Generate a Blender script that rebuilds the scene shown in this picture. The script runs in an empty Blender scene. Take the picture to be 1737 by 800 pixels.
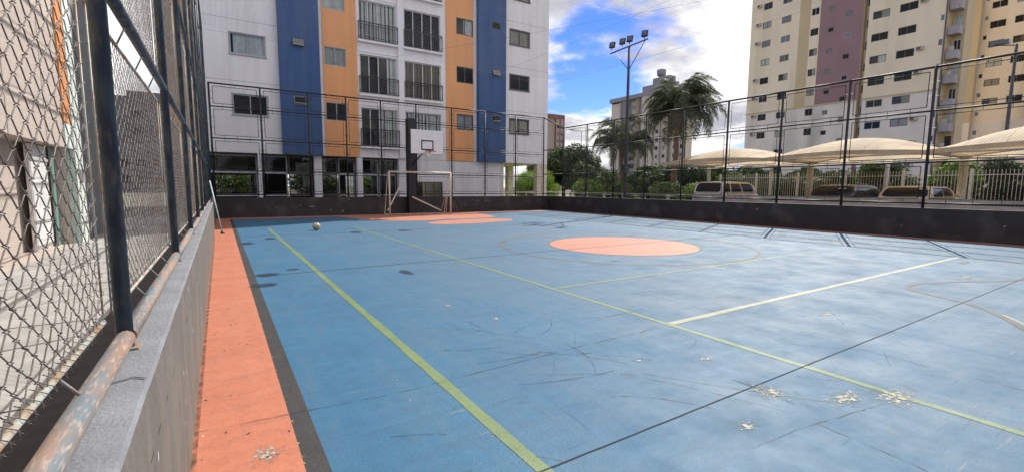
import bpy, math, random
from mathutils import Vector, Matrix
R = math.radians
random.seed(7)
sc = bpy.context.scene
C = sc.collection

# ------------------------------------------------------------------ camera
cam_d = bpy.data.cameras.new('camera'); cam = bpy.data.objects.new('camera', cam_d); C.objects.link(cam)
cam_d.sensor_width = 36.0; cam_d.lens = 36.0*780/1737; cam_d.clip_start = 0.02; cam_d.clip_end = 3000
# right / up / back axes of the lens in world space
rt = Vector((0.8453, -0.5348, 0.0061)); fw = Vector((0.53226, 0.83997, -0.1056)).normalized()
rt = (rt - fw*rt.dot(fw)).normalized(); up = rt.cross(fw).normalized()
m = Matrix((rt, up, -fw)).transposed().to_4x4(); m.translation = (0, 0, 1.3)
cam.matrix_world = m
sc.camera = cam

# ------------------------------------------------------------------ sky + sun
SUN_EL, SUN_AZ = 45.0, 25.0          # azimuth counted from +X towards +Y
sun_dir = Vector((math.cos(R(SUN_EL))*math.cos(R(SUN_AZ)), math.cos(R(SUN_EL))*math.sin(R(SUN_AZ)), math.sin(R(SUN_EL))))
w = bpy.data.worlds.new('World'); sc.world = w; w.use_nodes = True
nt = w.node_tree; N = nt.nodes; L = nt.links
bg = N['Background']; bg.inputs['Strength'].default_value = 0.15
sky = N.new('ShaderNodeTexSky'); sky.sky_type = 'NISHITA'; sky.sun_disc = False
sky.sun_elevation = R(SUN_EL); sky.sun_rotation = R(90-SUN_AZ); sky.air_density = 1.0; sky.dust_density = 0.1; sky.ozone_density = 3.0
def wmath(op, a, b=None, clamp=False):
    n = N.new('ShaderNodeMath'); n.operation = op; n.use_clamp = clamp
    for i, x in enumerate((a, b)):
        if x is None: continue
        if isinstance(x, (int, float)): n.inputs[i].default_value = x
        else: L.new(x, n.inputs[i])
    return n.outputs[0]
tc = N.new('ShaderNodeTexCoord'); sep = N.new('ShaderNodeSeparateXYZ'); L.new(tc.outputs['Generated'], sep.inputs[0])
den = wmath('ADD', wmath('MAXIMUM', sep.outputs[2], 0.0), 0.22)
comb = N.new('ShaderNodeCombineXYZ')
L.new(wmath('DIVIDE', sep.outputs[0], den), comb.inputs[0]); L.new(wmath('DIVIDE', sep.outputs[1], den), comb.inputs[1])
mp = N.new('ShaderNodeMapping'); L.new(comb.outputs[0], mp.inputs[0]); mp.inputs['Location'].default_value = (18.03, 0.61, 0.13); mp.inputs['Rotation'].default_value = (0, 0, R(3))
def wnoise(scale, detail, rough, off=(0, 0, 0)):
    n = N.new('ShaderNodeTexNoise'); n.inputs['Scale'].default_value = scale; n.inputs['Detail'].default_value = detail
    n.inputs['Roughness'].default_value = rough
    m2 = N.new('ShaderNodeMapping'); m2.inputs['Location'].default_value = off
    L.new(mp.outputs[0], m2.inputs[0]); L.new(m2.outputs[0], n.inputs['Vector']); return n.outputs['Fac']
def wramp(fac, a, b, smooth=True):
    n = N.new('ShaderNodeMapRange'); n.interpolation_type = 'SMOOTHSTEP' if smooth else 'LINEAR'
    n.inputs['From Min'].default_value = a; n.inputs['From Max'].default_value = b; L.new(fac, n.inputs['Value']); return n.outputs[0]
mask = wramp(wnoise(1.25, 9, 0.55), 0.40, 0.50)
body = wramp(wnoise(1.7, 7, 0.6, (0.35, 0.25, 5)), 0.36, 0.66)
cm = N.new('ShaderNodeMix'); cm.data_type = 'RGBA'; L.new(body, cm.inputs['Factor'])
cm.inputs[6].default_value = (1.75, 1.75, 1.85, 1); cm.inputs[7].default_value = (5.1, 4.9, 4.65, 1)
hs = N.new('ShaderNodeHueSaturation'); hs.inputs['Saturation'].default_value = 1.12; hs.inputs['Value'].default_value = 1.0
tn = N.new('ShaderNodeMix'); tn.data_type = 'RGBA'; tn.blend_type = 'MULTIPLY'; tn.inputs['Factor'].default_value = 1.0; L.new(sky.outputs[0], tn.inputs[6]); tn.inputs[7].default_value = (0.34, 0.355, 0.585, 1)
L.new(tn.outputs[2], hs.inputs['Color'])
fm = N.new('ShaderNodeMix'); fm.data_type = 'RGBA'
L.new(wmath('MULTIPLY', mask, 0.96), fm.inputs['Factor']); L.new(hs.outputs[0], fm.inputs[6]); L.new(cm.outputs[2], fm.inputs[7])
L.new(fm.outputs[2], bg.inputs['Color'])

sd = bpy.data.lights.new('sun', 'SUN'); sd.energy = 2.9; sd.angle = R(0.53); sd.color = (1.0, 0.955, 0.89)
so = bpy.data.objects.new('sun', sd); C.objects.link(so); so.rotation_euler = sun_dir.to_track_quat('Z', 'Y').to_euler(); so.location = (30, 20, 40)

sc.view_settings.view_transform = 'Standard'; sc.view_settings.look = 'None'; sc.view_settings.gamma = 1.0
sc.view_settings.exposure = 1.12; sc.view_settings.use_curve_mapping = False
sc.cycles.max_bounces = 6; sc.cycles.transparent_max_bounces = 12

# ------------------------------------------------------------------ materials
MATS = {}
def M(name, c, rough=0.6, c2=None, scale=5.0, detail=6, lo=0.38, hi=0.62, bump=0.0, bscale=60.0, metal=0.0, spec=0.5, stretch=(1, 1, 1),
      dirt=None, dscale=0.6, dlo=0.5, dhi=0.75, island=0.0, transl=0.0):
    if name in MATS: return MATS[name]
    mt = bpy.data.materials.new(name); mt.use_nodes = True; MATS[name] = mt
    nt = mt.node_tree; n = nt.nodes; l = nt.links; p = n['Principled BSDF']
    p.inputs['Roughness'].default_value = rough; p.inputs['Metallic'].default_value = metal; p.inputs['Specular IOR Level'].default_value = spec
    tc = n.new('ShaderNodeTexCoord'); mp = n.new('ShaderNodeMapping'); mp.inputs['Scale'].default_value = stretch
    l.new(tc.outputs['Object'], mp.inputs[0])
    def noise(s, d=6, off=0):
        x = n.new('ShaderNodeTexNoise'); x.inputs['Scale'].default_value = s; x.inputs['Detail'].default_value = d
        l.new(mp.outputs[0], x.inputs['Vector']); return x.outputs['Fac']
    def rng(f, a, b):
        x = n.new('ShaderNodeMapRange'); x.inputs['From Min'].default_value = a; x.inputs['From Max'].default_value = b; l.new(f, x.inputs['Value']); return x.outputs[0]
    def mix(f, a, b):
        x = n.new('ShaderNodeMix'); x.data_type = 'RGBA'
        for i, v in ((6, a), (7, b)):
            if isinstance(v, tuple): x.inputs[i].default_value = (*v, 1)
            else: l.new(v, x.inputs[i])
        l.new(f, x.inputs['Factor']); return x.outputs[2]
    if c2 is None: c2 = tuple(x*0.82 for x in c)
    col = mix(rng(noise(scale, detail), lo, hi), c, c2)
    if dirt: col = mix(rng(noise(dscale, 8), dlo, dhi), col, dirt)
    if island > 0:
        g = n.new('ShaderNodeNewGeometry'); h = n.new('ShaderNodeHueSaturation')
        r1 = n.new('ShaderNodeMapRange'); r1.inputs['To Min'].default_value = 1-island; r1.inputs['To Max'].default_value = 1+island
        l.new(g.outputs['Random Per Island'], r1.inputs['Value']); l.new(r1.outputs[0], h.inputs['Value']); l.new(col, h.inputs['Color']); col = h.outputs[0]
    l.new(col, p.inputs['Base Color'])
    if bump:
        b = n.new('ShaderNodeBump'); b.inputs['Strength'].default_value = bump; b.inputs['Distance'].default_value = 0.02
        l.new(noise(bscale, 5), b.inputs['Height']); l.new(b.outputs[0], p.inputs['Normal'])
    if transl:
        t = n.new('ShaderNodeBsdfTranslucent'); l.new(col, t.inputs['Color']); ms = n.new('ShaderNodeMixShader'); ms.inputs[0].default_value = transl
        l.new(p.outputs[0], ms.inputs[1]); l.new(t.outputs[0], ms.inputs[2]); l.new(ms.outputs[0], n['Material Output'].inputs[0])
    return mt
def glass(name, tint, clear, rough=0.03, ior=1.3):
    """thin pane: tinted see-through body under a Fresnel mirror coat"""
    if name in MATS: return MATS[name]
    mt = bpy.data.materials.new(name); mt.use_nodes = True; MATS[name] = mt
    nt = mt.node_tree; n = nt.nodes; l = nt.links; p = n['Principled BSDF']
    p.inputs['Base Color'].default_value = (*tint, 1); p.inputs['Roughness'].default_value = 0.6; p.inputs['Specular IOR Level'].default_value = 0.0
    tr = n.new('ShaderNodeBsdfTransparent'); tr.inputs[0].default_value = (0.96, 0.98, 0.97, 1); ms = n.new('ShaderNodeMixShader'); ms.inputs[0].default_value = clear
    l.new(p.outputs[0], ms.inputs[1]); l.new(tr.outputs[0], ms.inputs[2])
    gs = n.new('ShaderNodeBsdfGlossy'); gs.inputs['Roughness'].default_value = rough; fr = n.new('ShaderNodeFresnel'); fr.inputs[0].default_value = ior
    m2 = n.new('ShaderNodeMixShader'); l.new(fr.outputs[0], m2.inputs[0]); l.new(ms.outputs[0], m2.inputs[1]); l.new(gs.outputs[0], m2.inputs[2]); l.new(m2.outputs[0], n['Material Output'].inputs[0])
    return mt

# ------------------------------------------------------------------ mesh helpers
class MB:
    def __init__(s): s.v = []; s.f = []; s.mi = []; s.sm = []
    def quad(s, a, b, c, d, mi=0):
        i = len(s.v); s.v += [tuple(a), tuple(b), tuple(c), tuple(d)]; s.f.append((i, i+1, i+2, i+3)); s.mi.append(mi); s.sm.append(False)
    def poly(s, pts, mi=0):
        i = len(s.v); s.v += [tuple(p) for p in pts]; s.f.append(tuple(range(i, i+len(pts)))); s.mi.append(mi); s.sm.append(False)
    def box(s, x0, y0, z0, x1, y1, z1, mi=0):
        if x0 > x1: x0, x1 = x1, x0
        if y0 > y1: y0, y1 = y1, y0
        if z0 > z1: z0, z1 = z1, z0
        i = len(s.v)
        s.v += [(x0, y0, z0), (x1, y0, z0), (x1, y1, z0), (x0, y1, z0), (x0, y0, z1), (x1, y0, z1), (x1, y1, z1), (x0, y1, z1)]
        for q in ((0, 3, 2, 1), (4, 5, 6, 7), (0, 1, 5, 4), (1, 2, 6, 5), (2, 3, 7, 6), (3, 0, 4, 7)):
            s.f.append(tuple(i+k for k in q)); s.mi.append(mi); s.sm.append(False)
    def tube(s, pts, r, n=8, mi=0, cap=True, smooth=True):
        pts = [Vector(p) for p in pts]; rs = r if isinstance(r, (list, tuple)) else [r]*len(pts)
        t0 = (pts[1]-pts[0]).normalized(); a = Vector((0, 0, 1)) if abs(t0.z) < 0.9 else Vector((1, 0, 0))
        u = t0.cross(a).normalized(); base = len(s.v)
        for k, p in enumerate(pts):
            t = (pts[min(k+1, len(pts)-1)] - pts[max(k-1, 0)])
            t = t.normalized() if t.length > 1e-9 else t0
            u = (u - t*u.dot(t)); u = u.normalized() if u.length > 1e-6 else t.orthogonal().normalized()
            vv = t.cross(u)
            for j in range(n):
                q = 2*math.pi*j/n; s.v.append(tuple(p + (u*math.cos(q) + vv*math.sin(q))*rs[k]))
        for k in range(len(pts)-1):
            for j in range(n):
                a0 = base+k*n+j; a1 = base+k*n+(j+1) % n
                s.f.append((a0, a1, a1+n, a0+n)); s.mi.append(mi); s.sm.append(smooth)
        if cap:
            s.f.append(tuple(base+j for j in reversed(range(n)))); s.mi.append(mi); s.sm.append(False)
            e = base+(len(pts)-1)*n; s.f.append(tuple(e+j for j in range(n))); s.mi.append(mi); s.sm.append(False)
    def bar(s, a, b, wx, mi=0):
        s.tube([a, b], wx*0.7071, 4, mi, True, False)
    def sphere(s, c, r, nu=16, nv=10, mi=0, sz=1.0):
        b = len(s.v); c = Vector(c)
        for j in range(nv+1):
            th = math.pi*j/nv
            for i in range(nu):
                ph = 2*math.pi*i/nu; s.v.append((c.x+r*math.sin(th)*math.cos(ph), c.y+r*math.sin(th)*math.sin(ph), c.z+sz*r*math.cos(th)))
        for j in range(nv):
            for i in range(nu):
                a = b+j*nu+i; a2 = b+j*nu+(i+1) % nu; s.f.append((a, a+nu, a2+nu, a2)); s.mi.append(mi); s.sm.append(True)
    def grid(s, fn, nu, nv, mi=0, smooth=True):
        b = len(s.v)
        for j in range(nv+1):
            for i in range(nu+1): s.v.append(tuple(fn(i/nu, j/nv)))
        for j in range(nv):
            for i in range(nu):
                a = b+j*(nu+1)+i; s.f.append((a, a+1, a+nu+2, a+nu+1)); s.mi.append(mi); s.sm.append(smooth)
    def mesh(s, name, mats):
        me = bpy.data.meshes.new(name); me.from_pydata(s.v, [], s.f)
        for x in (mats if isinstance(mats, (list, tuple)) else [mats]): me.materials.append(x)
        me.polygons.foreach_set('material_index', s.mi); me.polygons.foreach_set('use_smooth', s.sm); me.update(); return me
    def build(s, name, mats, parent=None, loc=(0, 0, 0), rz=0.0):
        return place(s.mesh(name, mats), name, parent, loc, rz)
def place(me, name, parent=None, loc=(0, 0, 0), rz=0.0):
    o = bpy.data.objects.new(name, me); C.objects.link(o); o.location = loc; o.rotation_euler = (0, 0, rz)
    if parent: o.parent = parent
    return o
def tag(o, label=None, cat=None, group=None, kind=None):
    if label: o['label'] = label
    if cat: o['category'] = cat
    if group: o['group'] = group
    if kind: o['kind'] = kind
    return o
def empty(name, loc=(0, 0, 0), rz=0.0):
    o = bpy.data.objects.new(name, None); C.objects.link(o); o.location = loc; o.rotation_euler = (0, 0, rz); o.empty_display_size = 0.3; return o
def bevel(o, wd=0.01, seg=2):
    b = o.modifiers.new('bevel', 'BEVEL'); b.width = wd; b.segments = seg; b.limit_method = 'ANGLE'; return o

# ================================================================== SETTING
# ---- ground
X0, X1, YB = -0.18, 16.05, 21.45         # inner faces of the court walls
YN = -6.5
def sheet(name, x0, y0, x1, y1, z, mat, parent=None):
    b = MB(); b.quad((x0, y0, z), (x1, y0, z), (x1, y1, z), (x0, y1, z)); return b.build(name, mat, parent)
m_soil = M('soil', (0.17, 0.15, 0.12), 0.9, (0.10, 0.11, 0.07), 0.4, bump=0.3, bscale=8)
tag(sheet('ground', -900, -900, 900, 900, -0.05, m_soil), kind='structure')
m_asph = M('parking_asphalt', (0.20, 0.195, 0.185), 0.85, (0.14, 0.137, 0.13), 1.2, dirt=(0.28, 0.26, 0.23), dscale=0.15, bump=0.25, bscale=90)
tag(sheet('parking_lot', 16.3, -30, 31, 24.2, -0.012, m_asph), kind='structure')
m_pave = M('ribbed_pavement', (0.42, 0.41, 0.39), 0.8, (0.34, 0.335, 0.32), 3.0, dirt=(0.26, 0.255, 0.24), dscale=0.5, bump=0.15)
def ribs(mt, sc_, strength):
    n = mt.node_tree.nodes; l = mt.node_tree.links; p = n['Principled BSDF']
    wv = n.new('ShaderNodeTexWave'); wv.inputs['Scale'].default_value = sc_; wv.bands_direction = 'X'
    tcn = n.new('ShaderNodeTexCoord'); mpn = n.new('ShaderNodeMapping'); mpn.inputs['Rotation'].default_value = (0, 0, R(78)); l.new(tcn.outputs['Object'], mpn.inputs[0]); l.new(mpn.outputs[0], wv.inputs[0])
    b = n.new('ShaderNodeBump'); b.inputs['Strength'].default_value = strength; b.inputs['Distance'].default_value = 0.01; l.new(wv.outputs['Fac'], b.inputs['Height']); l.new(b.outputs[0], p.inputs['Normal'])
ribs(m_pave, 9.0, 0.7)
pv = tag(sheet('pavement', -14, -12, -0.29, 23.5, -0.012, m_pave), kind='structure')
m_wshade = M('wall_shade_black', (0.035, 0.032, 0.033), 0.85, (0.05, 0.047, 0.046), 6, bump=0.3)
sheet('wall_shade_strip', -1.02, -12, -0.3, 23.5, -0.008, m_wshade, pv)  # near-black sheet painting the low wall's shadow onto the pavement
m_dark = M('joint_dark', (0.035, 0.033, 0.032), 0.9)
b = MB()
for k in range(9):
    y = 1.5+k*2.2; b.box(-13.9, y, -0.0115, -1.03, y+0.018, -0.0095)
b.build('pavement_joint', m_dark, pv)
m_lawn = M('lawn', (0.10, 0.15, 0.035), 0.9, (0.16, 0.16, 0.06), 1.5, bump=0.6, bscale=30)
tag(sheet('lawn', 16.3, 24.2, 60, 60, -0.02, m_lawn), kind='structure')
tag(sheet('street', 31, -30, 60, 24.2, -0.02, m_asph), kind='structure')
tag(sheet('service_path', -14, 23.5, 16.3, 24.9, -0.012, m_asph), kind='structure')

# ---- court floor
def court_mat(name, base, base2, worn, flake, flake_amt=0.0, rough=0.5):  # worn: pale colour for court wear and for the painted sun glare
    mt = bpy.data.materials.new(name); mt.use_nodes = True; nt = mt.node_tree; n = nt.nodes; l = nt.links; p = n['Principled BSDF']
    tc = n.new('ShaderNodeTexCoord')
    def noise(s, d, rg=0.6, st=(1, 1, 1), off=(0, 0, 0), rot=0.0):
        mp = n.new('ShaderNodeMapping'); mp.inputs['Scale'].default_value = st; mp.inputs['Location'].default_value = off; mp.inputs['Rotation'].default_value = (0, 0, rot); l.new(tc.outputs['Object'], mp.inputs[0])
        x = n.new('ShaderNodeTexNoise'); x.inputs['Scale'].default_value = s; x.inputs['Detail'].default_value = d; x.inputs['Roughness'].default_value = rg
        l.new(mp.outputs[0], x.inputs['Vector']); return x.outputs['Fac']
    def rng(f, a, b, c=0.0, d=1.0):
        x = n.new('ShaderNodeMapRange'); x.inputs['From Min'].default_value = a; x.inputs['From Max'].default_value = b
        x.inputs['To Min'].default_value = c; x.inputs['To Max'].default_value = d; l.new(f, x.inputs['Value']); return x.outputs[0]
    def mix(f, a, b_):
        x = n.new('ShaderNodeMix'); x.data_type = 'RGBA'
        for i, v in ((6, a), (7, b_)):
            if isinstance(v, tuple): x.inputs[i].default_value = (*v, 1)
            else: l.new(v, x.inputs[i])
        l.new(f, x.inputs['Factor']); return x.outputs[2]
    def mul(a, b_):
        x = n.new('ShaderNodeMath'); x.operation = 'MULTIPLY'; l.new(a, x.inputs[0]); l.new(b_, x.inputs[1]); return x.outputs[0]
    col = mix(rng(noise(1.3, 8), 0.35, 0.65), base, base2)
    sx = n.new('ShaderNodeSeparateXYZ'); l.new(tc.outputs['Object'], sx.inputs[0]); glare_wear = rng(sx.outputs[0], 0.6, 4.5, 0.25, 1.0)   # paler to the right: painted sun glare mixed with court wear
    col = mix(mul(glare_wear, rng(noise(0.45, 9, 0.72), 0.36, 0.68, 0.15, 0.85)), col, worn)
    col = mix(mul(glare_wear, rng(noise(9, 8, 0.75, (1, 1, 1), (5, 1, 0)), 0.42, 0.70, 0, 0.7)), col, worn)
    col = mix(rng(noise(7, 8, 0.7, (1, 1, 1), (2, 8, 0)), 0.52, 0.75, 0, 0.45), col, tuple(x*0.6 for x in base))
    # scuffs, dirt and scratches at several scales and directions
    dk = tuple(x*0.42 for x in base); gr = tuple(0.5*x+0.5*g for x, g in zip(base, (0.07, 0.085, 0.095)))
    col = mix(rng(noise(2.2, 10, 0.75, (0.25, 1, 1), (7, 3, 0), R(25)), 0.50, 0.72, 0, 0.55), col, gr)
    col = mix(rng(noise(3.0, 10, 0.78, (1, 0.2, 1), (1, 9, 0), R(-20)), 0.50, 0.76, 0, 0.6), col, worn)
    col = mix(rng(noise(16, 10, 0.8), 0.48, 0.68, 0, 0.55), col, gr)
    col = mix(rng(noise(38, 8, 0.8, (1, 1, 1), (4, 6, 0)), 0.52, 0.70, 0, 0.45), col, worn)
    area = rng(noise(0.7, 6, 0.6, (1, 1, 1), (9, 4, 0)), 0.42, 0.60)
    for kk, (rot, st) in enumerate(((18, 0.05), (62, 0.06), (-35, 0.05), (95, 0.07), (140, 0.05))):
        col = mix(mul(area, rng(noise(26, 4, 0.6, (st, 1, 1), (kk*3.1, kk*1.7, 0), R(rot)), 0.66, 0.71, 0, 0.55)), col, dk if kk % 2 == 0 else tuple(0.6*x+0.12 for x in worn))
    col = mix(rng(noise(70, 4, 0.7), 0.58, 0.75, 0, 0.4), col, dk)
    if flake_amt:
        fl = mul(rng(noise(17, 5, 0.65, (1, 1, 1), (3, 3, 0)), 0.69, 0.72), rng(noise(0.8, 5, 0.6, (1, 1, 1), (11, 2, 0)), 0.55, 0.62))
        col = mix(fl, col, flake)
    l.new(col, p.inputs['Base Color'])
    l.new(rng(noise(2.0, 6), 0.3, 0.7, rough-0.08, rough+0.14), p.inputs['Roughness'])
    p.inputs['Specular IOR Level'].default_value = 0.35
    bm_ = n.new('ShaderNodeBump'); bm_.inputs['Strength'].default_value = 0.3; bm_.inputs['Distance'].default_value = 0.01; l.new(noise(55, 6), bm_.inputs['Height']); l.new(bm_.outputs[0], p.inputs['Normal'])
    return mt
m_blue = court_mat('court_blue', (0.0135, 0.104, 0.215), (0.021, 0.130, 0.242), (0.088, 0.135, 0.178), (0.40, 0.40, 0.34), 1.0, 0.62)
m_oran = court_mat('court_orange', (0.43, 0.135, 0.072), (0.47, 0.162, 0.09), (0.44, 0.21, 0.14), (0.7, 0.6, 0.5), 0.6, 0.55)
m_blk = court_mat('court_black', (0.022, 0.021, 0.022), (0.035, 0.034, 0.035), (0.07, 0.068, 0.066), (0.4, 0.4, 0.38), 0.4, 0.6)
m_yel = court_mat('line_yellow', (0.13, 0.195, 0.065), (0.16, 0.22, 0.085), (0.145, 0.205, 0.14), (0.6, 0.6, 0.45), 0.6, 0.55)
m_yel2 = court_mat('line_faded_yellow', (0.32, 0.305, 0.165), (0.36, 0.34, 0.21), (0.23, 0.26, 0.23), (0.6, 0.6, 0.45), 0.6, 0.55)
m_olive = M('line_old_olive', (0.055, 0.05, 0.042), 0.7, (0.09, 0.092, 0.088), 2.5)
court = sheet('court_floor', X0-0.05, YN, X1+0.05, YB+0.05, 0.0, m_blue); tag(court, kind='structure')
def strip(name, x0, y0, x1, y1, z, mat, parent=court): return sheet(name, x0, y0, x1, y1, z, mat, parent)
strip('orange_border', X0, YN, 0.27, YB-0.9, 0.0010, m_oran); strip('orange_border', X1-0.45, YN, X1, YB-0.9, 0.0010, m_oran)
strip('orange_border', X0, YB-0.9, X1, YB, 0.0010, m_oran)
strip('black_border', 0.27, YN, 0.37, YB-1.02, 0.0014, m_blk); strip('black_border', 0.27, YB-1.02, X1-0.45, YB-0.9, 0.0014, m_blk)
def wob_line(name, pts, wd, z, mat, jit=0.0, parent=court, step=0.25, gap=0.0):
    """flat ribbon along a polyline with a slightly uneven edge"""
    b = MB(); P = []
    for i in range(len(pts)-1):
        a, c = Vector((*pts[i], 0)), Vector((*pts[i+1], 0)); n_ = max(1, int((c-a).length/step))
        P += [a.lerp(c, k/n_) for k in range(n_)]
    P.append(Vector((*pts[-1], 0))); prev = None
    for i, p in enumerate(P):
        t = (P[min(i+1, len(P)-1)]-P[max(i-1, 0)]).normalized(); nn = Vector((-t.y, t.x, 0)); j = random.uniform(-jit, jit)
        h = wd/2*(1+random.uniform(-0.1, 0.1)*(1 if jit else 0.3))
        q = (p+nn*(h+j), p-nn*(h-j))
        if prev and random.random() >= gap: b.quad((prev[1].x, prev[1].y, z), (q[1].x, q[1].y, z), (q[0].x, q[0].y, z), (prev[0].x, prev[0].y, z))
        prev = q
    return b.build(name, mat, parent)
def arc(cx, cy, r, a0, a1, n=64): return [(cx+r*math.cos(R(a0+(a1-a0)*i/n)), cy+r*math.sin(R(a0+(a1-a0)*i/n))) for i in range(n+1)]
CX, CY = 7.74, 7.50
ARC = [(10.6, 1.2), (9.75, 1.62), (9.35, 1.77), (8.7, 2.1), (8.25, 2.27), (7.95, 2.31), (7.7, 2.28), (7.5, 2.12), (7.4, 1.95), (7.25, 1.62), (7.0, 1.36), (6.7, 1.17), (6.29, 0.95), (5.6, 0.5)]
b = MB(); b.poly([(x, y, 0.0012) for x, y in arc(CX, CY, 1.66, 0, 360, 72)[:-1]]); b.build('center_disc', m_oran, court)
wob_line('center_disc_outline', arc(CX, CY, 1.68, 0, 360, 90), 0.05, 0.0020, m_olive)
wob_line('center_circle_line', arc(CX, CY, 2.78, 0, 360, 110), 0.07, 0.0016, m_olive)
wob_line('side_line', [(1.20, YN), (1.20, 15.8)], 0.075, 0.0020, m_yel, 0.002)
wob_line('court_line', [(3.58, -3.0), (3.58, 15.1)], 0.062, 0.0020, m_yel, 0.003)
wob_line('cross_line', [(3.612, 2.83), (12.1, 2.83)], 0.075, 0.0022, m_yel2, 0.004)
wob_line('cross_line', [(3.612, 4.65), (10.6, 4.65)], 0.055, 0.0022, m_yel, 0.004)
wob_line('court_line', [(12.1, -3.0), (12.1, 2.79)], 0.062, 0.0020, m_yel2, 0.003)
wob_line('area_arc_line', ARC, 0.06, 0.0024, m_olive, step=0.06)
wob_line('area_arc_line', [(6.87, 1.22), (6.35, 0.86), (5.6, 0.3)], 0.03, 0.0025, m_yel2, step=0.1)
# goal area lobes in orange
def gpoly(name, pts, z, mat): b = MB(); b.poly([(x, y, z) for x, y in pts]); return b.build(name, mat, court)
gpoly('orange_area', [(4.2, 20.6), (4.7, 18.6), (5.2, 17.3), (6.0, 16.8), (6.75, 16.6), (7.6, 17.0), (9.4, 16.9), (10.2, 17.4), (10.6, 19.0), (10.9, 20.6)], 0.0015, m_oran)
gpoly('orange_area', [(6.25, 15.6), (6.2, 15.0), (6.55, 14.7), (7.4, 14.55), (8.5, 14.75), (9.6, 15.1), (10.0, 15.8), (9.5, 16.55), (8.2, 16.5), (7.0, 16.2)], 0.0017, m_oran)
wob_line('area_arc_line', [(1.4, 19.3), (3.2, 18.9), (4.6, 17.9), (5.6, 17.0), (6.7, 16.45), (8.2, 16.75), (9.8, 16.9), (11.6, 18.6)], 0.06, 0.0025, m_olive)
def soft(name, c, scale, lo, hi, amt, radial=False, rough=0.7):
    mt = bpy.data.materials.new(name); mt.use_nodes = True; n = mt.node_tree.nodes; l = mt.node_tree.links; p = n['Principled BSDF']; p.inputs['Base Color'].default_value = (*c, 1); p.inputs['Roughness'].default_value = rough
    tc = n.new('ShaderNodeTexCoord'); x = n.new('ShaderNodeTexNoise'); x.inputs['Scale'].default_value = scale; x.inputs['Detail'].default_value = 7; x.inputs['Roughness'].default_value = 0.68; l.new(tc.outputs['Object'], x.inputs['Vector']); f = x.outputs['Fac']
    if radial:
        v0 = n.new('ShaderNodeVectorMath'); v0.operation = 'MULTIPLY'; l.new(tc.outputs['Generated'], v0.inputs[0]); v0.inputs[1].default_value = (1, 1, 0)
        vm = n.new('ShaderNodeVectorMath'); vm.operation = 'DISTANCE'; l.new(v0.outputs[0], vm.inputs[0]); vm.inputs[1].default_value = (0.5, 0.5, 0.0)
        r = n.new('ShaderNodeMapRange'); r.inputs[1].default_value = 0.20; r.inputs[2].default_value = 0.5; r.inputs[3].default_value = 0.2; r.inputs[4].default_value = -0.3; l.new(vm.outputs['Value'], r.inputs[0])
        a = n.new('ShaderNodeMath'); a.operation = 'ADD'; l.new(f, a.inputs[0]); l.new(r.outputs[0], a.inputs[1]); f = a.outputs[0]
    r = n.new('ShaderNodeMapRange'); r.inputs[1].default_value = lo; r.inputs[2].default_value = hi; r.inputs[4].default_value = amt; l.new(f, r.inputs[0])
    tr = n.new('ShaderNodeBsdfTransparent'); ms = n.new('ShaderNodeMixShader'); l.new(r.outputs[0], ms.inputs[0]); l.new(tr.outputs[0], ms.inputs[1]); l.new(p.outputs[0], ms.inputs[2]); l.new(ms.outputs[0], n['Material Output'].inputs[0]); return mt
m_cr2 = soft('hairline_crack', (0.02, 0.022, 0.026), 7, 0.38, 0.60, 0.8)
# expansion joints and cracks in the slab
m_crack = M('crack', (0.02, 0.022, 0.026), 0.9)
for y, x1_, jw in ((1.605, X1, 0.009), (7.47, X1, 0.022), (13.4, X1, 0.02)): wob_line('slab_joint', [(0.37, y), (x1_, y+0.02)], jw, 0.0027, m_crack, 0.0012, step=0.12)
wob_line('slab_crack', [(X0, 2.84), (0.9, 2.74), (2.2, 2.79), (3.5, 2.81)], 0.007, 0.0027, m_cr2, 0.004, step=0.05)
wob_line('slab_crack', [(X0, 7.5), (0.1, 7.44), (0.37, 7.47)], 0.008, 0.0027, m_cr2, 0.006, step=0.06)
for x in (4.35, 8.2, 12.4): wob_line('slab_joint', [(x, YN), (x+0.03, 7.4)], 0.005, 0.0026, m_cr2, 0.001, step=0.1)
wob_line('slab_crack', [(1.75, 2.55), (2.35, 2.2), (2.6, 1.7), (2.75, 1.3)], 0.005, 0.0027, m_cr2, 0.006, step=0.05)
wob_line('slab_crack', [(2.2, 1.2), (2.62, 1.17), (3.35, 1.05)], 0.005, 0.0027, m_cr2, 0.004, step=0.05)
wob_line('slab_crack', [(2.75, 1.15), (2.72, 0.7), (2.6, 0.3)], 0.006, 0.0027, m_cr2, 0.004, step=0.05)
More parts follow.
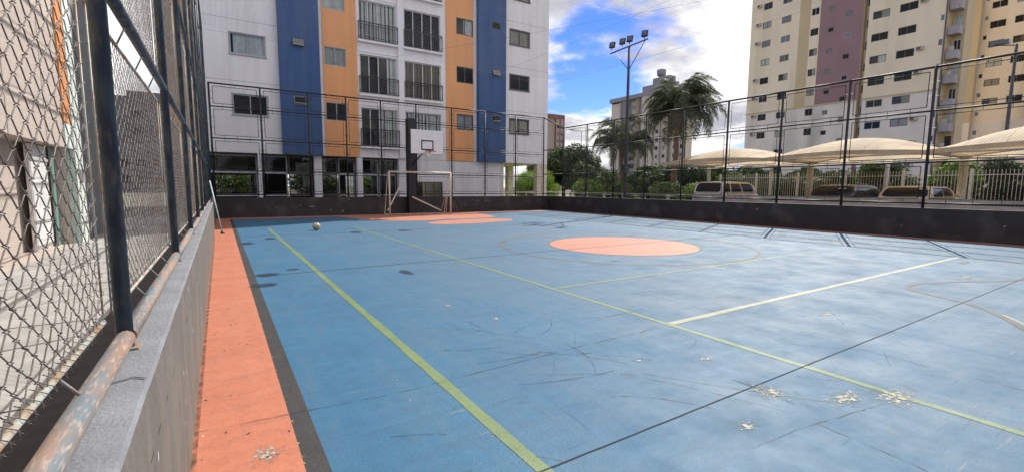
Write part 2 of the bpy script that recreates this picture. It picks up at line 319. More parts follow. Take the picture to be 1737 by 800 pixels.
# tyre and shoe scuffs
m_scuff = soft('scuff', (0.025, 0.055, 0.085), 14, 0.36, 0.66, 0.55)
rs = random.Random(3)
for k in range(60):
    x, y = rs.uniform(0.8, 5.5), rs.uniform(1.3, 5.5); a = rs.uniform(0, 6.28); ln = rs.uniform(0.08, 0.5)*rs.choice((1, 1, 1.8)); cv = rs.uniform(-0.8, 0.8)
    pts = []
    for i in range(8): pts.append((x, y)); x += math.cos(a)*ln/8; y += math.sin(a)*ln/8; a += cv/8
    wob_line('scuff_mark', pts, rs.uniform(0.003, 0.011), 0.0030+0.000005*k, m_scuff, 0.0006, step=0.04)
m_rub = soft('rubber_arc', (0.02, 0.04, 0.065), 9, 0.34, 0.62, 0.6)
for k, (x, y, a, ln, cv, wd_) in enumerate(((1.75, 3.1, -0.9, 0.9, 0.7, 0.012), (2.05, 2.9, -0.7, 0.8, -0.5, 0.010), (2.2, 2.35, 0.9, 0.7, 0.9, 0.010), (1.6, 2.45, -0.4, 0.8, 0.4, 0.013), (2.9, 1.75, -1.4, 0.45, -0.5, 0.018), (3.35, 1.55, -1.2, 0.3, 0.8, 0.012), (2.45, 2.15, -1.0, 1.2, 0.1, 0.008), (2.0, 2.0, -0.5, 0.7, -0.8, 0.009), (1.9, 3.7, -1.2, 0.7, 0.5, 0.010), (2.3, 3.2, 0.3, 0.6, 1.0, 0.009), (3.0, 3.4, -0.3, 0.9, 0.6, 0.012), (4.2, 3.9, 0.1, 0.8, -0.7, 0.014), (1.45, 3.3, -0.6, 0.5, 0.5, 0.010), (1.55, 2.9, -0.2, 0.6, 0.3, 0.012))):
    pts = []
    for i in range(14): pts.append((x, y)); x += math.cos(a)*ln/14; y += math.sin(a)*ln/14; a += cv/14
    wob_line('rubber_mark', pts, wd_, 0.0034+0.000005*k, m_rub, 0.0008, step=0.04)
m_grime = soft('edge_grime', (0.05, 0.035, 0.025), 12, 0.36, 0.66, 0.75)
wob_line('edge_grime', [(X0+0.012, 0.8), (X0+0.016, 14)], 0.022, 0.0036, m_grime, 0.0012, step=0.02)
wob_line('edge_grime', [(0.272, 0.8), (0.272, 16)], 0.010, 0.0036, soft('edge_chips', (0.42, 0.36, 0.16), 22, 0.56, 0.64, 0.9), 0.003, step=0.03)
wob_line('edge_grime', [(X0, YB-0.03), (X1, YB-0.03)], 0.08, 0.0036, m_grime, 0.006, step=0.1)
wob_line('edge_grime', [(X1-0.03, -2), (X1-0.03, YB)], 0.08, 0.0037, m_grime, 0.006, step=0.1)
# patches where the paint has flaked off
m_flake = M('bare_concrete', (0.56, 0.54, 0.46), 0.8, (0.40, 0.39, 0.34), 30)
def flakes(cx, cy, rx, ry, n, smin, smax, z, seed):
    q = random.Random(seed); b = MB()
    for k in range(n):
        r_ = q.random()**0.7; a = q.uniform(0, 6.28); x = cx+rx*r_*math.cos(a); y = cy+ry*r_*math.sin(a); s_ = q.uniform(smin, smax)*(1.15-r_*0.8)
        nn = q.randint(5, 9); b.poly([(x+s_*q.uniform(0.35, 1.1)*math.cos(2*math.pi*i/nn), y+0.7*s_*q.uniform(0.35, 1.1)*math.sin(2*math.pi*i/nn), z+k*0.000001) for i in range(nn)])
    return b.build('flaked_paint', m_flake, court)
for k in range(14):
    x, y = rs.uniform(0.5, 4.5), rs.uniform(1.8, 6.0); flakes(x, y, 0.07, 0.06, rs.randint(2, 6), 0.002, 0.008, 0.0029, 40+k)
m_worn = bpy.data.materials.new('worn_through_paint'); m_worn.use_nodes = True
def _wm():
    n = m_worn.node_tree.nodes; l = m_worn.node_tree.links; p = n['Principled BSDF']; tc = n.new('ShaderNodeTexCoord')
    def nz(s_, d, src): x = n.new('ShaderNodeTexNoise'); x.inputs['Scale'].default_value = s_; x.inputs['Detail'].default_value = d; x.inputs['Roughness'].default_value = 0.68; l.new(src, x.inputs['Vector']); return x.outputs['Fac']
    def mm(op, a, b_):
        x = n.new('ShaderNodeMath'); x.operation = op
        for i, v in enumerate((a, b_)):
            if isinstance(v, float): x.inputs[i].default_value = v
            else: l.new(v, x.inputs[i])
        return x.outputs[0]
    def rg(f, a, b_, c=0.0, d=1.0): x = n.new('ShaderNodeMapRange'); x.inputs[1].default_value = a; x.inputs[2].default_value = b_; x.inputs[3].default_value = c; x.inputs[4].default_value = d; l.new(f, x.inputs[0]); return x.outputs[0]
    vm = n.new('ShaderNodeVectorMath'); vm.operation = 'DISTANCE'; v0 = n.new('ShaderNodeVectorMath'); v0.operation = 'MULTIPLY'; l.new(tc.outputs['Generated'], v0.inputs[0]); v0.inputs[1].default_value = (1, 1, 0); l.new(v0.outputs[0], vm.inputs[0]); vm.inputs[1].default_value = (0.5, 0.5, 0.0)
    fall = rg(vm.outputs['Value'], 0.0, 0.5, 0.16, -0.15)
    ob = n.new('ShaderNodeTexCoord').outputs['Object']
    bare = rg(mm('ADD', nz(36.0, 10, ob), fall), 0.595, 0.64); dust = rg(mm('ADD', nz(8.0, 8, ob), fall), 0.46, 0.72, 0.0, 0.3)
    mx = n.new('ShaderNodeMix'); mx.data_type = 'RGBA'; l.new(bare, mx.inputs['Factor']); mx.inputs[6].default_value = (0.15, 0.17, 0.17, 1); mx.inputs[7].default_value = (0.36, 0.345, 0.28, 1); l.new(mx.outputs[2], p.inputs['Base Color']); p.inputs['Roughness'].default_value = 0.75
    tr = n.new('ShaderNodeBsdfTransparent'); ms = n.new('ShaderNodeMixShader'); l.new(mm('MAXIMUM', bare, dust), ms.inputs[0]); l.new(tr.outputs[0], ms.inputs[1]); l.new(p.outputs[0], ms.inputs[2]); l.new(ms.outputs[0], n['Material Output'].inputs[0])
_wm()
for k, (x, y, rx, ry, rot) in enumerate(((3.56, 1.06, 0.40, 0.17, -0.5), (3.26, 1.20, 0.36, 0.11, -0.3), (2.95, 1.50, 0.28, 0.14, -1.0), (2.38, 1.34, 0.13, 0.09, 0.3), (2.62, 2.33, 0.07, 0.04, 0.2), (2.06, 4.55, 0.12, 0.06, 0), (2.26, 3.85, 0.10, 0.06, .7), (3.1, 2.08, 0.14, 0.04, -0.4), (0.12, 2.42, 0.08, 0.17, -0.6), (9.4, 2.1, 0.5, 0.10, 0.1), (5.3, 2.2, .3, .06, .2))):
    q = random.Random(300+k); ca, sa = math.cos(rot), math.sin(rot); b = MB(); pts = []
    for i in range(26):
        f = q.uniform(0.7, 1.25); u_, v_ = rx*f*math.cos(6.2832*i/26), ry*f*math.sin(6.2832*i/26); pts.append((x+u_*ca-v_*sa, y+u_*sa+v_*ca, 0.00262+k*0.000002))
    b.poly(pts); b.build('worn_patch', m_worn, court)
# dark ovals with uneven soft edges on the court floor
m_oval = soft('dark_oval_soft', (0.012, 0.03, 0.06), 6, 0.38, 0.58, 0.8, True, 0.5)
for k, (x, y, rx, ry) in enumerate(((0.52, 7.55, 0.22, 0.20), (0.44, 6.75, 0.22, 0.20), (0.9, 7.85, 0.14, 0.1), (2.35, 6.75, 0.12, 0.3), (0.45, 11.9, 0.2, 0.35), (1.0, 12.7, 0.16, 0.3), (3.2, 13.3, 0.18, 0.4),
                                    (4.6, 13.2, 0.3, 0.3), (14.3, 7.4, 0.35, 0.2), (13.6, 5.6, 0.4, 0.14), (11.2, 2.55, 0.3, 0.08), (9.9, 13.9, 0.5, 0.2), (8.9, 12.9, 0.4, 0.25), (5.9, 5.9, 0.10, 0.07), (13.2, 9.0, 0.3, 0.15))):
    q = random.Random(k); b = MB(); nn = 20; b.poly([(x+rx*math.cos(6.283*i/nn)*q.uniform(0.85, 1.1), y+ry*math.sin(6.283*i/nn)*q.uniform(0.85, 1.1), 0.0018+k*0.00001) for i in range(nn)]); b.build('dark_oval', m_oval, court)
# twigs and leaf litter on the orange border
m_leaf = M('dry_leaf', (0.05, 0.03, 0.02), 0.8)
b = MB()
for k in range(26):
    x, y, a, s_ = rs.uniform(-0.16, 0.25), rs.uniform(1.9, 6.5), rs.uniform(0, 3.1), rs.uniform(0.006, 0.018)
    b.poly([(x+s_*math.cos(a+t)*(1 if i % 2 == 0 else 0.3), y+s_*math.sin(a+t)*(1 if i % 2 == 0 else 0.3), 0.0032+0.0005*k/26) for i, t in enumerate((0, 1.3, 3.14, 4.5))])
tag(b.build('dry_leaf_litter', m_leaf, court), kind='stuff')

# ================================================================== WALLS
m_conc = M('wall_render', (0.150, 0.130, 0.110), 0.85, (0.112, 0.099, 0.086), 7, bump=0.35, bscale=70, dirt=(0.12, 0.115, 0.105), dscale=2.2, dlo=0.55, dhi=0.85, stretch=(1, 1, 0.35))
m_cap = M('wall_cap_grey', (0.205, 0.215, 0.235), 0.8, (0.165, 0.173, 0.19), 5, bump=0.3, bscale=90, dirt=(0.17, 0.175, 0.185), dscale=16, dlo=0.58, dhi=0.85)
m_char = M('charcoal_paint', (0.024, 0.0195, 0.019), 0.7, (0.034, 0.029, 0.028), 2.5, bump=0.15, bscale=40, dirt=(0.085, 0.075, 0.07), dscale=1.6, dlo=0.52, dhi=0.85)
WT = 0.80
lw = empty('low_wall', (X0-0.065, 8, 0)); tag(lw, 'long grey rendered low wall with pale cap under the rusty pipe', 'wall')
b = MB(); b.box(-0.065, YN-8, -0.02, 0.065, YB-8+0.2, WT-0.012); b.build('render_face', m_conc, lw)
def capfn():
    b = MB(); q = random.Random(5); n_ = 420; y0, y1 = YN-8, YB-8+0.2; prev = None
    for i in range(n_+1):
        y = y0+(y1-y0)*i/n_; e = 0.0012*math.sin(i*0.9)+q.uniform(-0.0008, 0.0008); cur = [(-0.067, y, WT-0.012), (-0.067, y, WT), (0.061+e, y, WT+q.uniform(-.0005, .0005)), (0.0675+e*0.5, y, WT-0.012-q.uniform(0, .003))]
        if prev:
            for k in range(3): b.quad(prev[k], cur[k], cur[k+1], prev[k+1])
        prev = cur
    return b
capfn().build('cap', m_cap, lw)
wob_line('cap_crack', [(-0.03, 1.47-8), (0.0, 1.485-8), (0.03, 1.50-8), (0.058, 1.475-8)], 0.005, WT+0.003, m_crack, 0.002, parent=lw, step=0.012)
b = MB(); q = random.Random(19); yy = 0.9
while yy < 5.5:
    z_ = 0.60-0.012*math.sin(yy*3)+q.uniform(-.006, .006); ln_ = q.uniform(0.03, 0.14); b.quad((0.0655, yy-8, z_), (0.0655, yy+ln_-8, z_+q.uniform(-.006, .006)), (0.0655, yy+ln_-8, z_+0.003), (0.0655, yy-8, z_+0.004)); yy += ln_+q.uniform(0.03, 0.30)
tag(b.build('scratch_marks', m_crack, lw), kind='stuff')
q = random.Random(9); b = MB()
for k in range(60):
    y = q.uniform(0.9, 14)-8; z = q.uniform(0.05, 0.75)**1.0; s_ = q.uniform(0.004, 0.015); nn = 6
    b.poly([(0.0656, y+s_*q.uniform(.4, 1)*math.cos(6.283*i/nn), z+2.2*s_*q.uniform(.4, 1)*math.sin(6.283*i/nn)) for i in range(nn)])
b.build('chipped_spot', M('chip_white', (0.6, 0.58, 0.52), 0.8), lw)
def dark_wall(name, x0, y0, x1, y1, label, chips):
    o = empty(name, ((x0+x1)/2, (y0+y1)/2, 0)); tag(o, label, 'wall'); cx_, cy_ = o.location.x, o.location.y
    b = MB(); b.box(x0-cx_, y0-cy_, -0.02, x1-cx_, y1-cy_, WT); bevel(b.build('wall_face', m_char, o), 0.012)
    b = MB()
    for (px, pz, s_) in chips:
        for k in range(5):
            ox, oz = random.uniform(-1, 1)*s_*1.5, random.uniform(-1, 1)*s_; t = s_*random.uniform(0.3, 0.8)
            if x1-x0 > 1: b.poly([(px+ox-cx_+t*random.uniform(.5, 1)*math.cos(1.05*i), y0-cy_-0.003, pz+oz+t*random.uniform(.5, 1)*math.sin(1.05*i)) for i in range(6)])
            else: b.poly([(x0-cx_-0.003, px+ox-cy_+t*random.uniform(.5, 1)*math.cos(-1.05*i), pz+oz+t*random.uniform(.5, 1)*math.sin(-1.05*i)) for i in range(6)])
    b.build('bare_spot', M('chip_grey', (0.42, 0.41, 0.39), 0.8), o); return o
dark_wall('low_wall', X0, YB, X1+0.25, YB+0.2, 'black low wall behind the goal under the tall back fence', [(3.35, 0.42, 0.05), (2.9, 0.45, 0.02), (4.9, 0.7, 0.03), (4.1, 0.22, 0.03), (4.6, 0.18, 0.03), (2.0, 0.4, 0.02)] + [(random.uniform(10, 15), random.uniform(0.2, 0.7), 0.018) for _ in range(26)])
dark_wall('low_wall', X1, YN, X1+0.25, YB, 'black low wall along the right side toward the parked cars', [(9.1, 0.58, 0.035), (3.0, 0.42, 0.02), (5.0, 0.3, 0.015), (14.5, 0.3, 0.015), (11, 0.35, 0.012), (18, 0.6, .015)])

# ================================================================== FENCES
m_navy = M('fence_navy', (0.018, 0.028, 0.05), 0.5, (0.05, 0.075, 0.09), 7, lo=0.42, hi=0.62, dirt=(0.13, 0.115, 0.085), dscale=11, dlo=0.53, dhi=0.72, bump=0.2, stretch=(3, 3, 0.8))
m_fblk = M('fence_black', (0.012, 0.012, 0.014), 0.5, (0.022, 0.021, 0.022), 5)
m_rust = M('rusty_pipe', (0.13, 0.165, 0.19), 0.6, (0.31, 0.175, 0.11), 3.0, lo=0.40, hi=0.66, bump=0.25, bscale=120, dirt=(0.42, 0.33, 0.26), dscale=22, dlo=0.52, dhi=0.74, stretch=(7, 1.1, 7))
m_wire = M('wire_galvanised', (0.15, 0.125, 0.11), 0.45, (0.07, 0.05, 0.045), 12, metal=0.25)
m_wireb = M('wire_brown', (0.20, 0.14, 0.085), 0.55, (0.30, 0.22, 0.14), 8, metal=0.2)
m_wired = M('wire_dark', (0.03, 0.028, 0.028), 0.6, metal=0.1)
m_frame = M('panel_frame_bar', (0.34, 0.36, 0.33), 0.5, (0.30, 0.19, 0.11), 9, lo=0.45, hi=0.6)

def zig(wd, ht, a, p, r, n=4, fine=False, i0=0, along='y'):
    """list of MB, one zig-zag wire each, in the local plane (t along fence, z up)"""
    out = []; cnt = int(wd/a)
    for i in range(cnt):
        pts = []; t0 = i*a; k = 0; z = 0.0
        steps = int(ht/(p/2)); flip = i % 2
        for s_ in range(steps+1):
            side = (s_+flip) % 2; z = s_*p/2; t = t0 + (a+0.002 if side else -0.002); d = 0.0035 if side else -0.0035
            if fine:
                sg = 1 if side else -1
                pts += [(-d*0.3, t-sg*0.0052, z-p*0.07), (d, t, z), (-d*0.5, t-sg*0.0046, z+p*0.075)]
            else: pts.append((d, t, z))
        jr = random.Random(i*7+n); pts = [(x_, t_+0.003*math.sin(z_*5+i*0.9)+jr.uniform(-0.0013, 0.0013), z_+jr.uniform(-0.0013, 0.0013)+0.003*math.sin(i*0.8)) for x_, t_, z_ in pts]
        b = MB()
        b.tube(pts, r, n, 0, False, n > 4); out.append(b)
    return out
def merge(bs):
    m_ = MB()
    for b in bs:
        o = len(m_.v); m_.v += b.v; m_.f += [tuple(i+o for i in f) for f in b.f]; m_.mi += b.mi; m_.sm += b.sm
    return m_
def frame_mesh(wd, ht, r, mats, z0=0.0, hooks=0, square=False, stub=0.0):
    b = MB(); n_ = 4 if square else 6; rv = r*(0.36 if square else 1.0)
    for kq, q in enumerate((((0, 0, 0), (0, wd, 0)), ((0, 0, ht), (0, wd, ht)), ((0, 0, 0), (0, 0, ht)), ((0, wd, 0), (0, wd, ht)))): b.tube(q, rv if kq > 1 else r, 6, 0, True, True)
    if stub:
        for t in (0.2, 0.5, 0.8):
            b.tube([(0, wd*t, -stub), (0, wd*t, 0)], r*0.6, 4, 0, False); b.tube([(0, wd*t, ht), (0, wd*t, ht+stub)], r*0.6, 4, 0, False)
        for t in (0.3, 0.7):
            b.tube([(0, -stub, ht*t), (0, 0, ht*t)], r*0.6, 4, 0, False); b.tube([(0, wd, ht*t), (0, wd+stub, ht*t)], r*0.6, 4, 0, False)
    return b.mesh('panel_frame', mats)
# ---- left fence (galvanised chain link right beside the camera)
LX = -0.268; LY = [1.79+1.955*k for k in range(-5, 11)] ; LY = [y for y in LY if -6.5 < y < 21.3] + [21.45]
LZ = [0.85, 1.91, 3.1, 4.3, 5.5, 6.6, 7.3]
lf = empty('chain_link_fence', (LX, 8.0, WT)); tag(lf, 'tall navy chain link fence with rusty pipe close beside the camera', 'fence')
for y in LY:
    b = MB(); b.tube([(0, y-8, 0), (0, y-8, LZ[-1]-WT+0.05)], 0.022, 14); b.build('post', m_navy, lf)
    b = MB(); b.box(-0.026, y-8-0.03, -0.001, 0.034, y-8+0.03, 0.006); b.build('base_plate', m_rust, lf)
for i in range(len(LY)-1):
    y0, y1 = LY[i]-8, LY[i+1]-8
    b = MB(); b.tube([(0.004, y0+0.006, LZ[0]-WT-0.012), (0.004, y1-0.022, LZ[0]-WT-0.012)], 0.0245, 14); b.build('bottom_pipe', m_rust, lf)
    for z in LZ[1:]:
        b = MB(); b.tube([(0, y0+0.02, z-WT), (0, y1-0.02, z-WT)], 0.021, 10); b.build('rail', m_navy, lf)
fr_cache, me_cache = {}, {}
PX = -0.035
for i in range(len(LY)-1):
    y0, y1 = LY[i]+0.055, LY[i+1]-0.065
    if y1-y0 < 0.4: continue
    if y1 < -3.0: continue
    for j in range(len(LZ)-1):
        z0, z1 = LZ[j]+(0.055 if j == 0 else 0.075), LZ[j+1]-0.09
        near = LY[i] < 0.5 and LY[i] > -1 and j == 0
        mid = LY[i] >= -2 and LY[i] < 6.5 and j <= 1
        wd, ht = y1-y0, z1-z0; key = (round(wd, 2), round(ht, 2))
        if key not in fr_cache: fr_cache[key] = frame_mesh(wd, ht, 0.0075, m_frame, square=True, stub=0.0)
        pf = place(fr_cache[key], 'mesh_panel', lf, (PX, y0-8, z0-WT))
        if near:
            ws = zig(wd, ht+0.01, 0.0385, 0.0535, 0.0013, 6, True)
            for b in ws: b.build('wire', m_wire, pf)
            # wire ends curled round the bars
            hb = MB()
            for k in range(int(wd/0.0385)+1):
                t = k*0.0385
                hb.tube([(-0.012, t, 0.02), (0.012, t+0.004, 0.004), (0.013, t+0.005, -0.012), (-0.004, t+0.006, -0.016), (-0.013, t+0.004, -0.004), (0.004, t+0.012, -0.022)], 0.0011, 5, 0, False)
            for k in range(int(ht/0.0535)):
                for tt, sg in ((0, -1), (wd, 1)):
                    z = k*0.0535+0.03; hb.tube([(0.0, tt-sg*0.032, z-0.02), (0.004, tt-sg*0.012, z-0.006), (0.006, tt+sg*0.001, z+0.001), (0.003, tt+sg*0.007, z+0.006), (-0.003, tt+sg*0.006, z+0.009), (-0.005, tt-sg*0.004, z+0.010)], 0.0011, 5, 0, False)
            tag(hb.build('wire_ends', m_wire, pf), kind='stuff')
        else:
            kk = key+(mid,)
            if kk not in me_cache:
                bs = zig(wd, ht, 0.0385, 0.0535, 0.0014, 4 if mid else 3, mid); me_cache[kk] = merge(bs).mesh('wire_mesh', m_wire if mid else m_wireb)
            tag(place(me_cache[kk], 'wire_mesh', pf), kind='stuff')
    # stubs between panel and pipe
    for t in (0.25, 0.5, 0.75):
        y = y0+(y1-y0)*t-8
        for a_, c_ in [((PX, 0.105), (0.0, 0.058))]+[q_ for z in LZ[1:4] for q_ in (((PX, z-WT-0.10), (0, z-WT-0.02)), ((PX, z-WT+0.085), (0, z-WT+0.02)))]:
            b = MB(); b.tube([(a_[0], y, a_[1]), (c_[0], y, c_[1])], 0.0035, 6); b.build('spacer_rod', m_rust, lf)

# ---- right and back fences (black frames with thin diamond mesh)
def big_fence(name, label, origin, axis, posts, rails, top_r=0.03):
    """axis 'y' runs along +Y, 'x' runs along +X"""
    rz = 0.0 if axis == 'y' else -math.pi/2
    f = empty(name, origin, rz); tag(f, label, 'fence')
    z0 = origin[2]
    for t in posts:
        b = MB(); b.tube([(0, t, 0), (0, t, rails[-1]-z0+0.02)], 0.036, 10); b.build('post', m_fblk, f)
    for i in range(len(posts)-1):
        t0, t1 = posts[i], posts[i+1]
        for j, z in enumerate(rails):
            b = MB(); b.tube([(0, t0+0.03, z-z0), (0, t1-0.03, z-z0)], 0.03 if j == len(rails)-1 else 0.024, 8); b.build('rail', m_fblk, f)
        for j in range(len(rails)-1):
            wd, ht = t1-t0-0.24, rails[j+1]-rails[j]-0.22; key = ('b', round(wd, 2), round(ht, 2))
            if key not in fr_cache: fr_cache[key] = frame_mesh(wd, ht, 0.011, m_fblk, stub=0.09)
            pf = place(fr_cache[key], 'mesh_panel', f, (0, t0+0.12, rails[j]-z0+0.11))
            if key not in me_cache: me_cache[key] = merge(zig(wd, ht, 0.036, 0.072, 0.0020, 3, False)).mesh('wire_mesh', m_wired)
            tag(place(me_cache[key], 'wire_mesh', pf), kind='stuff')
    return f
RX = X1+0.125
rposts = [-3.22+1.96*k for k in range(0, 13)]
rf = big_fence('panel_fence', 'black panelled mesh fence along the right wall before the cars', (RX, 0, WT), 'y', rposts, [0.93, 2.03, 3.38, 4.52])
bposts = [-0.16, 1.57, 3.35, 4.90, 6.45, 8.15, 10.02, 11.94, 13.85, 15.76]
# along +X: local +t must be +X, so rotate the local y axis onto x
bf = big_fence('panel_fence', 'taller black panelled mesh fence on the back wall behind the goal', (0, YB+0.1, WT), 'x', bposts, [0.93, 1.88, 3.12, 4.33, 5.2])
# sloping corner piece between the two heights
cf = empty('corner_brace', (0, 0, WT)); tag(cf, 'sloping black tube joining tall back fence to lower right fence', 'fence brace')
b = MB(); b.tube([(15.76, YB+0.1, 5.2-WT), (RX, 20.3, 4.52-WT)], 0.028, 8); b.build('slanted_rail', m_fblk, cf)
for z in (2.03, 3.38, 0.93):
    b = MB(); b.tube([(15.80, YB+0.07, z-WT+0.0), (RX, 20.33, z-WT)], 0.024, 8); b.build('rail', m_fblk, cf)
# ---- overhead net of the court
m_cord = M('net_cord', (0.34, 0.34, 0.35), 0.8)
net = empty('overhead_net', (8, 8, 7.0)); tag(net, 'thin pale cord net and cables stretched above the whole court', 'net')
b = MB(); sp = 0.16
def sag(x, y): return 0.10*math.sin((x+8)*0.7)*math.sin((y+8)*0.55)
nx = int(16.6/sp); ny = int(24/sp)
for i in range(nx):
    x = -8.3+i*sp; b.tube([(x, -8+k*2.95, sag(x, -8+k*2.95)) for k in range(8)], 0.0015, 3, 0, False, False)
for j in range(ny):
    y = -8+j*sp
    if y > 12.6: break
    b.tube([(-8.3+k*2.37, y, sag(-8.3+k*2.37, y)) for k in range(8)], 0.0015, 3, 0, False, False)
tag(b.build('cord_mesh', m_cord, net), kind='stuff')
m_cable = M('steel_cable', (0.10, 0.10, 0.11), 0.5)
for a, c in (((12.15-8, 13.3, 0.0), (11.4-8, -5, 0)), ((6.5-8, 13.3, 0), (15.3-8, -4.2, 0)), ((-8.2, 3.5, 0.1), (8.3, 3.5, 0.1)), ((-8.2, 13.3, .1), (8.3, 13.3, .1)), ((8.2, 13.3, .1), (8.2, -8, .1))):
    b = MB(); a, c = Vector(a), Vector(c); b.tube([a.lerp(c, k/8)+Vector((0, 0, -0.12*math.sin(math.pi*k/8))) for k in range(9)], 0.003, 5, 0, False); b.build('cable', m_cable, net)

# ================================================================== BUILDINGS
m_room = M('dark_room', (0.03, 0.028, 0.027), 0.9, (0.06, 0.055, 0.05), 1.5)
m_alu = M('window_aluminium', (0.45, 0.45, 0.45), 0.45, (0.36, 0.36, 0.37), 8)
m_aluw = M('window_white', (0.70, 0.69, 0.67), 0.5)
m_alud = M('window_bronze', (0.11, 0.10, 0.095), 0.5)
m_gl = glass('window_glass', (0.012, 0.014, 0.017), 0.97)
m_gld = glass('window_glass_dark', (0.010, 0.012, 0.015), 0.3)
m_glf = glass('window_glass_frosted', (0.20, 0.21, 0.22), 0.1, 0.25)
m_cur = [M('curtain_white', (0.80, 0.79, 0.76), 0.9), M('curtain_grey', (0.50, 0.49, 0.48), 0.9), M('curtain_beige', (0.48, 0.43, 0.35), 0.9), M('curtain_brown', (0.22, 0.17, 0.13), 0.9)]
def holed(b, s0, s1, z0, z1, holes, y=0.0, depth=0.18, mw=0, mr=None, mb=1, back=True):
    """wall in the local XZ plane facing -Y with real recessed openings"""
    mr = mw if mr is None else mr
    S = sorted({s0, s1, *[h[0] for h in holes], *[h[1] for h in holes]}); Z = sorted({z0, z1, *[h[2] for h in holes], *[h[3] for h in holes]})
    for j in range(len(Z)-1):
        run = None
        for i in range(len(S)-1):
            cx_, cz_ = (S[i]+S[i+1])/2, (Z[j]+Z[j+1])/2
            solid = not any(h[0] < cx_ < h[1] and h[2] < cz_ < h[3] for h in holes)
            if solid and run is None: run = S[i]
            if run is not None and (not solid or i == len(S)-2):
                e = S[i+1] if solid else S[i]
                b.quad((run, y, Z[j]), (e, y, Z[j]), (e, y, Z[j+1]), (run, y, Z[j+1]), mw); run = None
    for (a, c, p, q) in [h[:4] for h in holes]:
        d = y+depth
        b.quad((a, y, p), (a, d, p), (a, d, q), (a, y, q), mr); b.quad((c, y, p), (c, y, q), (c, d, q), (c, d, p), mr)
        b.quad((a, y, q), (a, d, q), (c, d, q), (c, y, q), mr); b.quad((a, y, p), (c, y, p), (c, d, p), (a, d, p), mr)
        if back: b.quad((a, d, p), (c, d, p), (c, d, q), (a, d, q), mb)
wcache = {}
def window(parent, s0, s1, z0, z1, y=0.0, cols=2, fr=0.045, frame=None, gl=None, cur=None, detail=True, openidx=None, sill=False, rnd=None):
    """window in an opening: frame part with pane and curtain sub-parts"""
    frame = frame or m_alu; gl = gl or m_gl; wd, ht = s1-s0, z1-z0
    key = ('w', round(wd, 3), round(ht, 3), cols, fr, frame.name, sill)
    if key not in wcache:
        b = MB(); d0, d1 = 0.02, 0.07; e = 0.003
        b.box(e, d0, e, fr, d1, ht-e); b.box(wd-fr, d0, e, wd-e, d1, ht-e); b.box(fr, d0, e, wd-fr, d1, fr); b.box(fr, d0, ht-fr, wd-fr, d1, ht-e)
        for i in range(1, cols): x = wd*i/cols; b.box(x-fr*0.45, d0+0.003, fr, x+fr*0.45, d1-0.003, ht-fr)
        if sill: b.box(-0.06, -0.05, -0.05, wd+0.06, 0.02, -0.002); b.box(-0.04, -0.02, -0.001, 0.0, 0.01, ht+0.04); b.box(wd, -0.02, -0.001, wd+0.04, 0.01, ht+0.04); b.box(0.0, -0.02, ht, wd, 0.01, ht+0.04)
        wcache[key] = b.mesh('window', frame)
    wo = place(wcache[key], 'window', parent, (s0, y, z0))
    for i in range(cols):
        if i == openidx: continue
        pk = ('p', round(wd/cols, 3), round(ht, 3), fr, gl.name)
        if pk not in wcache:
            b = MB(); b.box(fr*0.5, 0.035, fr, wd/cols-fr*0.5, 0.043, ht-fr); wcache[pk] = b.mesh('pane', gl)
        place(wcache[pk], 'pane', wo, (wd*i/cols, 0, 0))
    if cur is not None:
        a, c, mi = cur; q = rnd or random
        b = MB(); ph = q.uniform(0, 6); b.grid(lambda u, v: (wd*(a+(c-a)*u), 0.115+0.009*math.sin(ph+u*(c-a)*wd*30)+0.003*math.sin(u*71), ht*v), max(8, int((c-a)*wd*28)), 1)
        b.build('curtain', m_cur[mi], wo)
    return wo

# ---- apartment block behind the court
m_white = M('render_white', (0.85, 0.82, 0.80), 0.8, (0.80, 0.775, 0.755), 1.2, dirt=(0.70, 0.67, 0.64), dscale=0.9, dlo=0.50, dhi=0.85, bump=0.08, stretch=(2.6, 1, 0.22))
m_bblue = M('render_blue', (0.036, 0.088, 0.215), 0.75, (0.046, 0.104, 0.24), 1.2, dirt=(0.075, 0.125, 0.225), dscale=0.9, dlo=0.42, dhi=0.75, bump=0.08, stretch=(2.4, 1, 0.25))
m_bor = M('render_orange', (0.86, 0.40, 0.165), 0.8, (0.82, 0.375, 0.155), 1.2, dirt=(0.74, 0.36, 0.145), dscale=0.9, dlo=0.42, dhi=0.75, bump=0.08, stretch=(2.4, 1, 0.25))
m_cream = M('render_cream', (0.74, 0.66, 0.50), 0.8)
m_peach = M('render_peach', (0.60, 0.42, 0.30), 0.8)
YF = 24.6; PITCH = 2.66; NF = 9; TOP = 2.8+NF*PITCH+1.0
mbd = empty('apartment_building', (8.5, YF, 0)); tag(mbd, 'apartment block with white, blue and orange facade bands behind the goal', 'building')
ox = 8.5
VF = 5                                            # storeys with windows in view
def rows(x0, x1, z0, z1): return [(x0-ox, x1-ox, z0+PITCH*k, z1+PITCH*k) for k in range(VF)]
rq = random.Random(11)
def section(name, x0, x1, holes, mat, y=0.0, z0=2.78, depth=0.18, ret=True):
    b = MB(); holed(b, x0-ox, x1-ox, z0, TOP, holes, y, depth)
    if ret and y < 0:                             # returns of a projecting bay
        for x in (x0-ox, x1-ox): b.quad((x, y, z0), (x, 0.0, z0), (x, 0.0, TOP), (x, y, TOP))
        b.quad((x0-ox, y, z0), (x1-ox, y, z0), (x1-ox, 0.0, z0), (x0-ox, 0.0, z0))
    o = b.build(name, [mat, m_room], mbd); return o
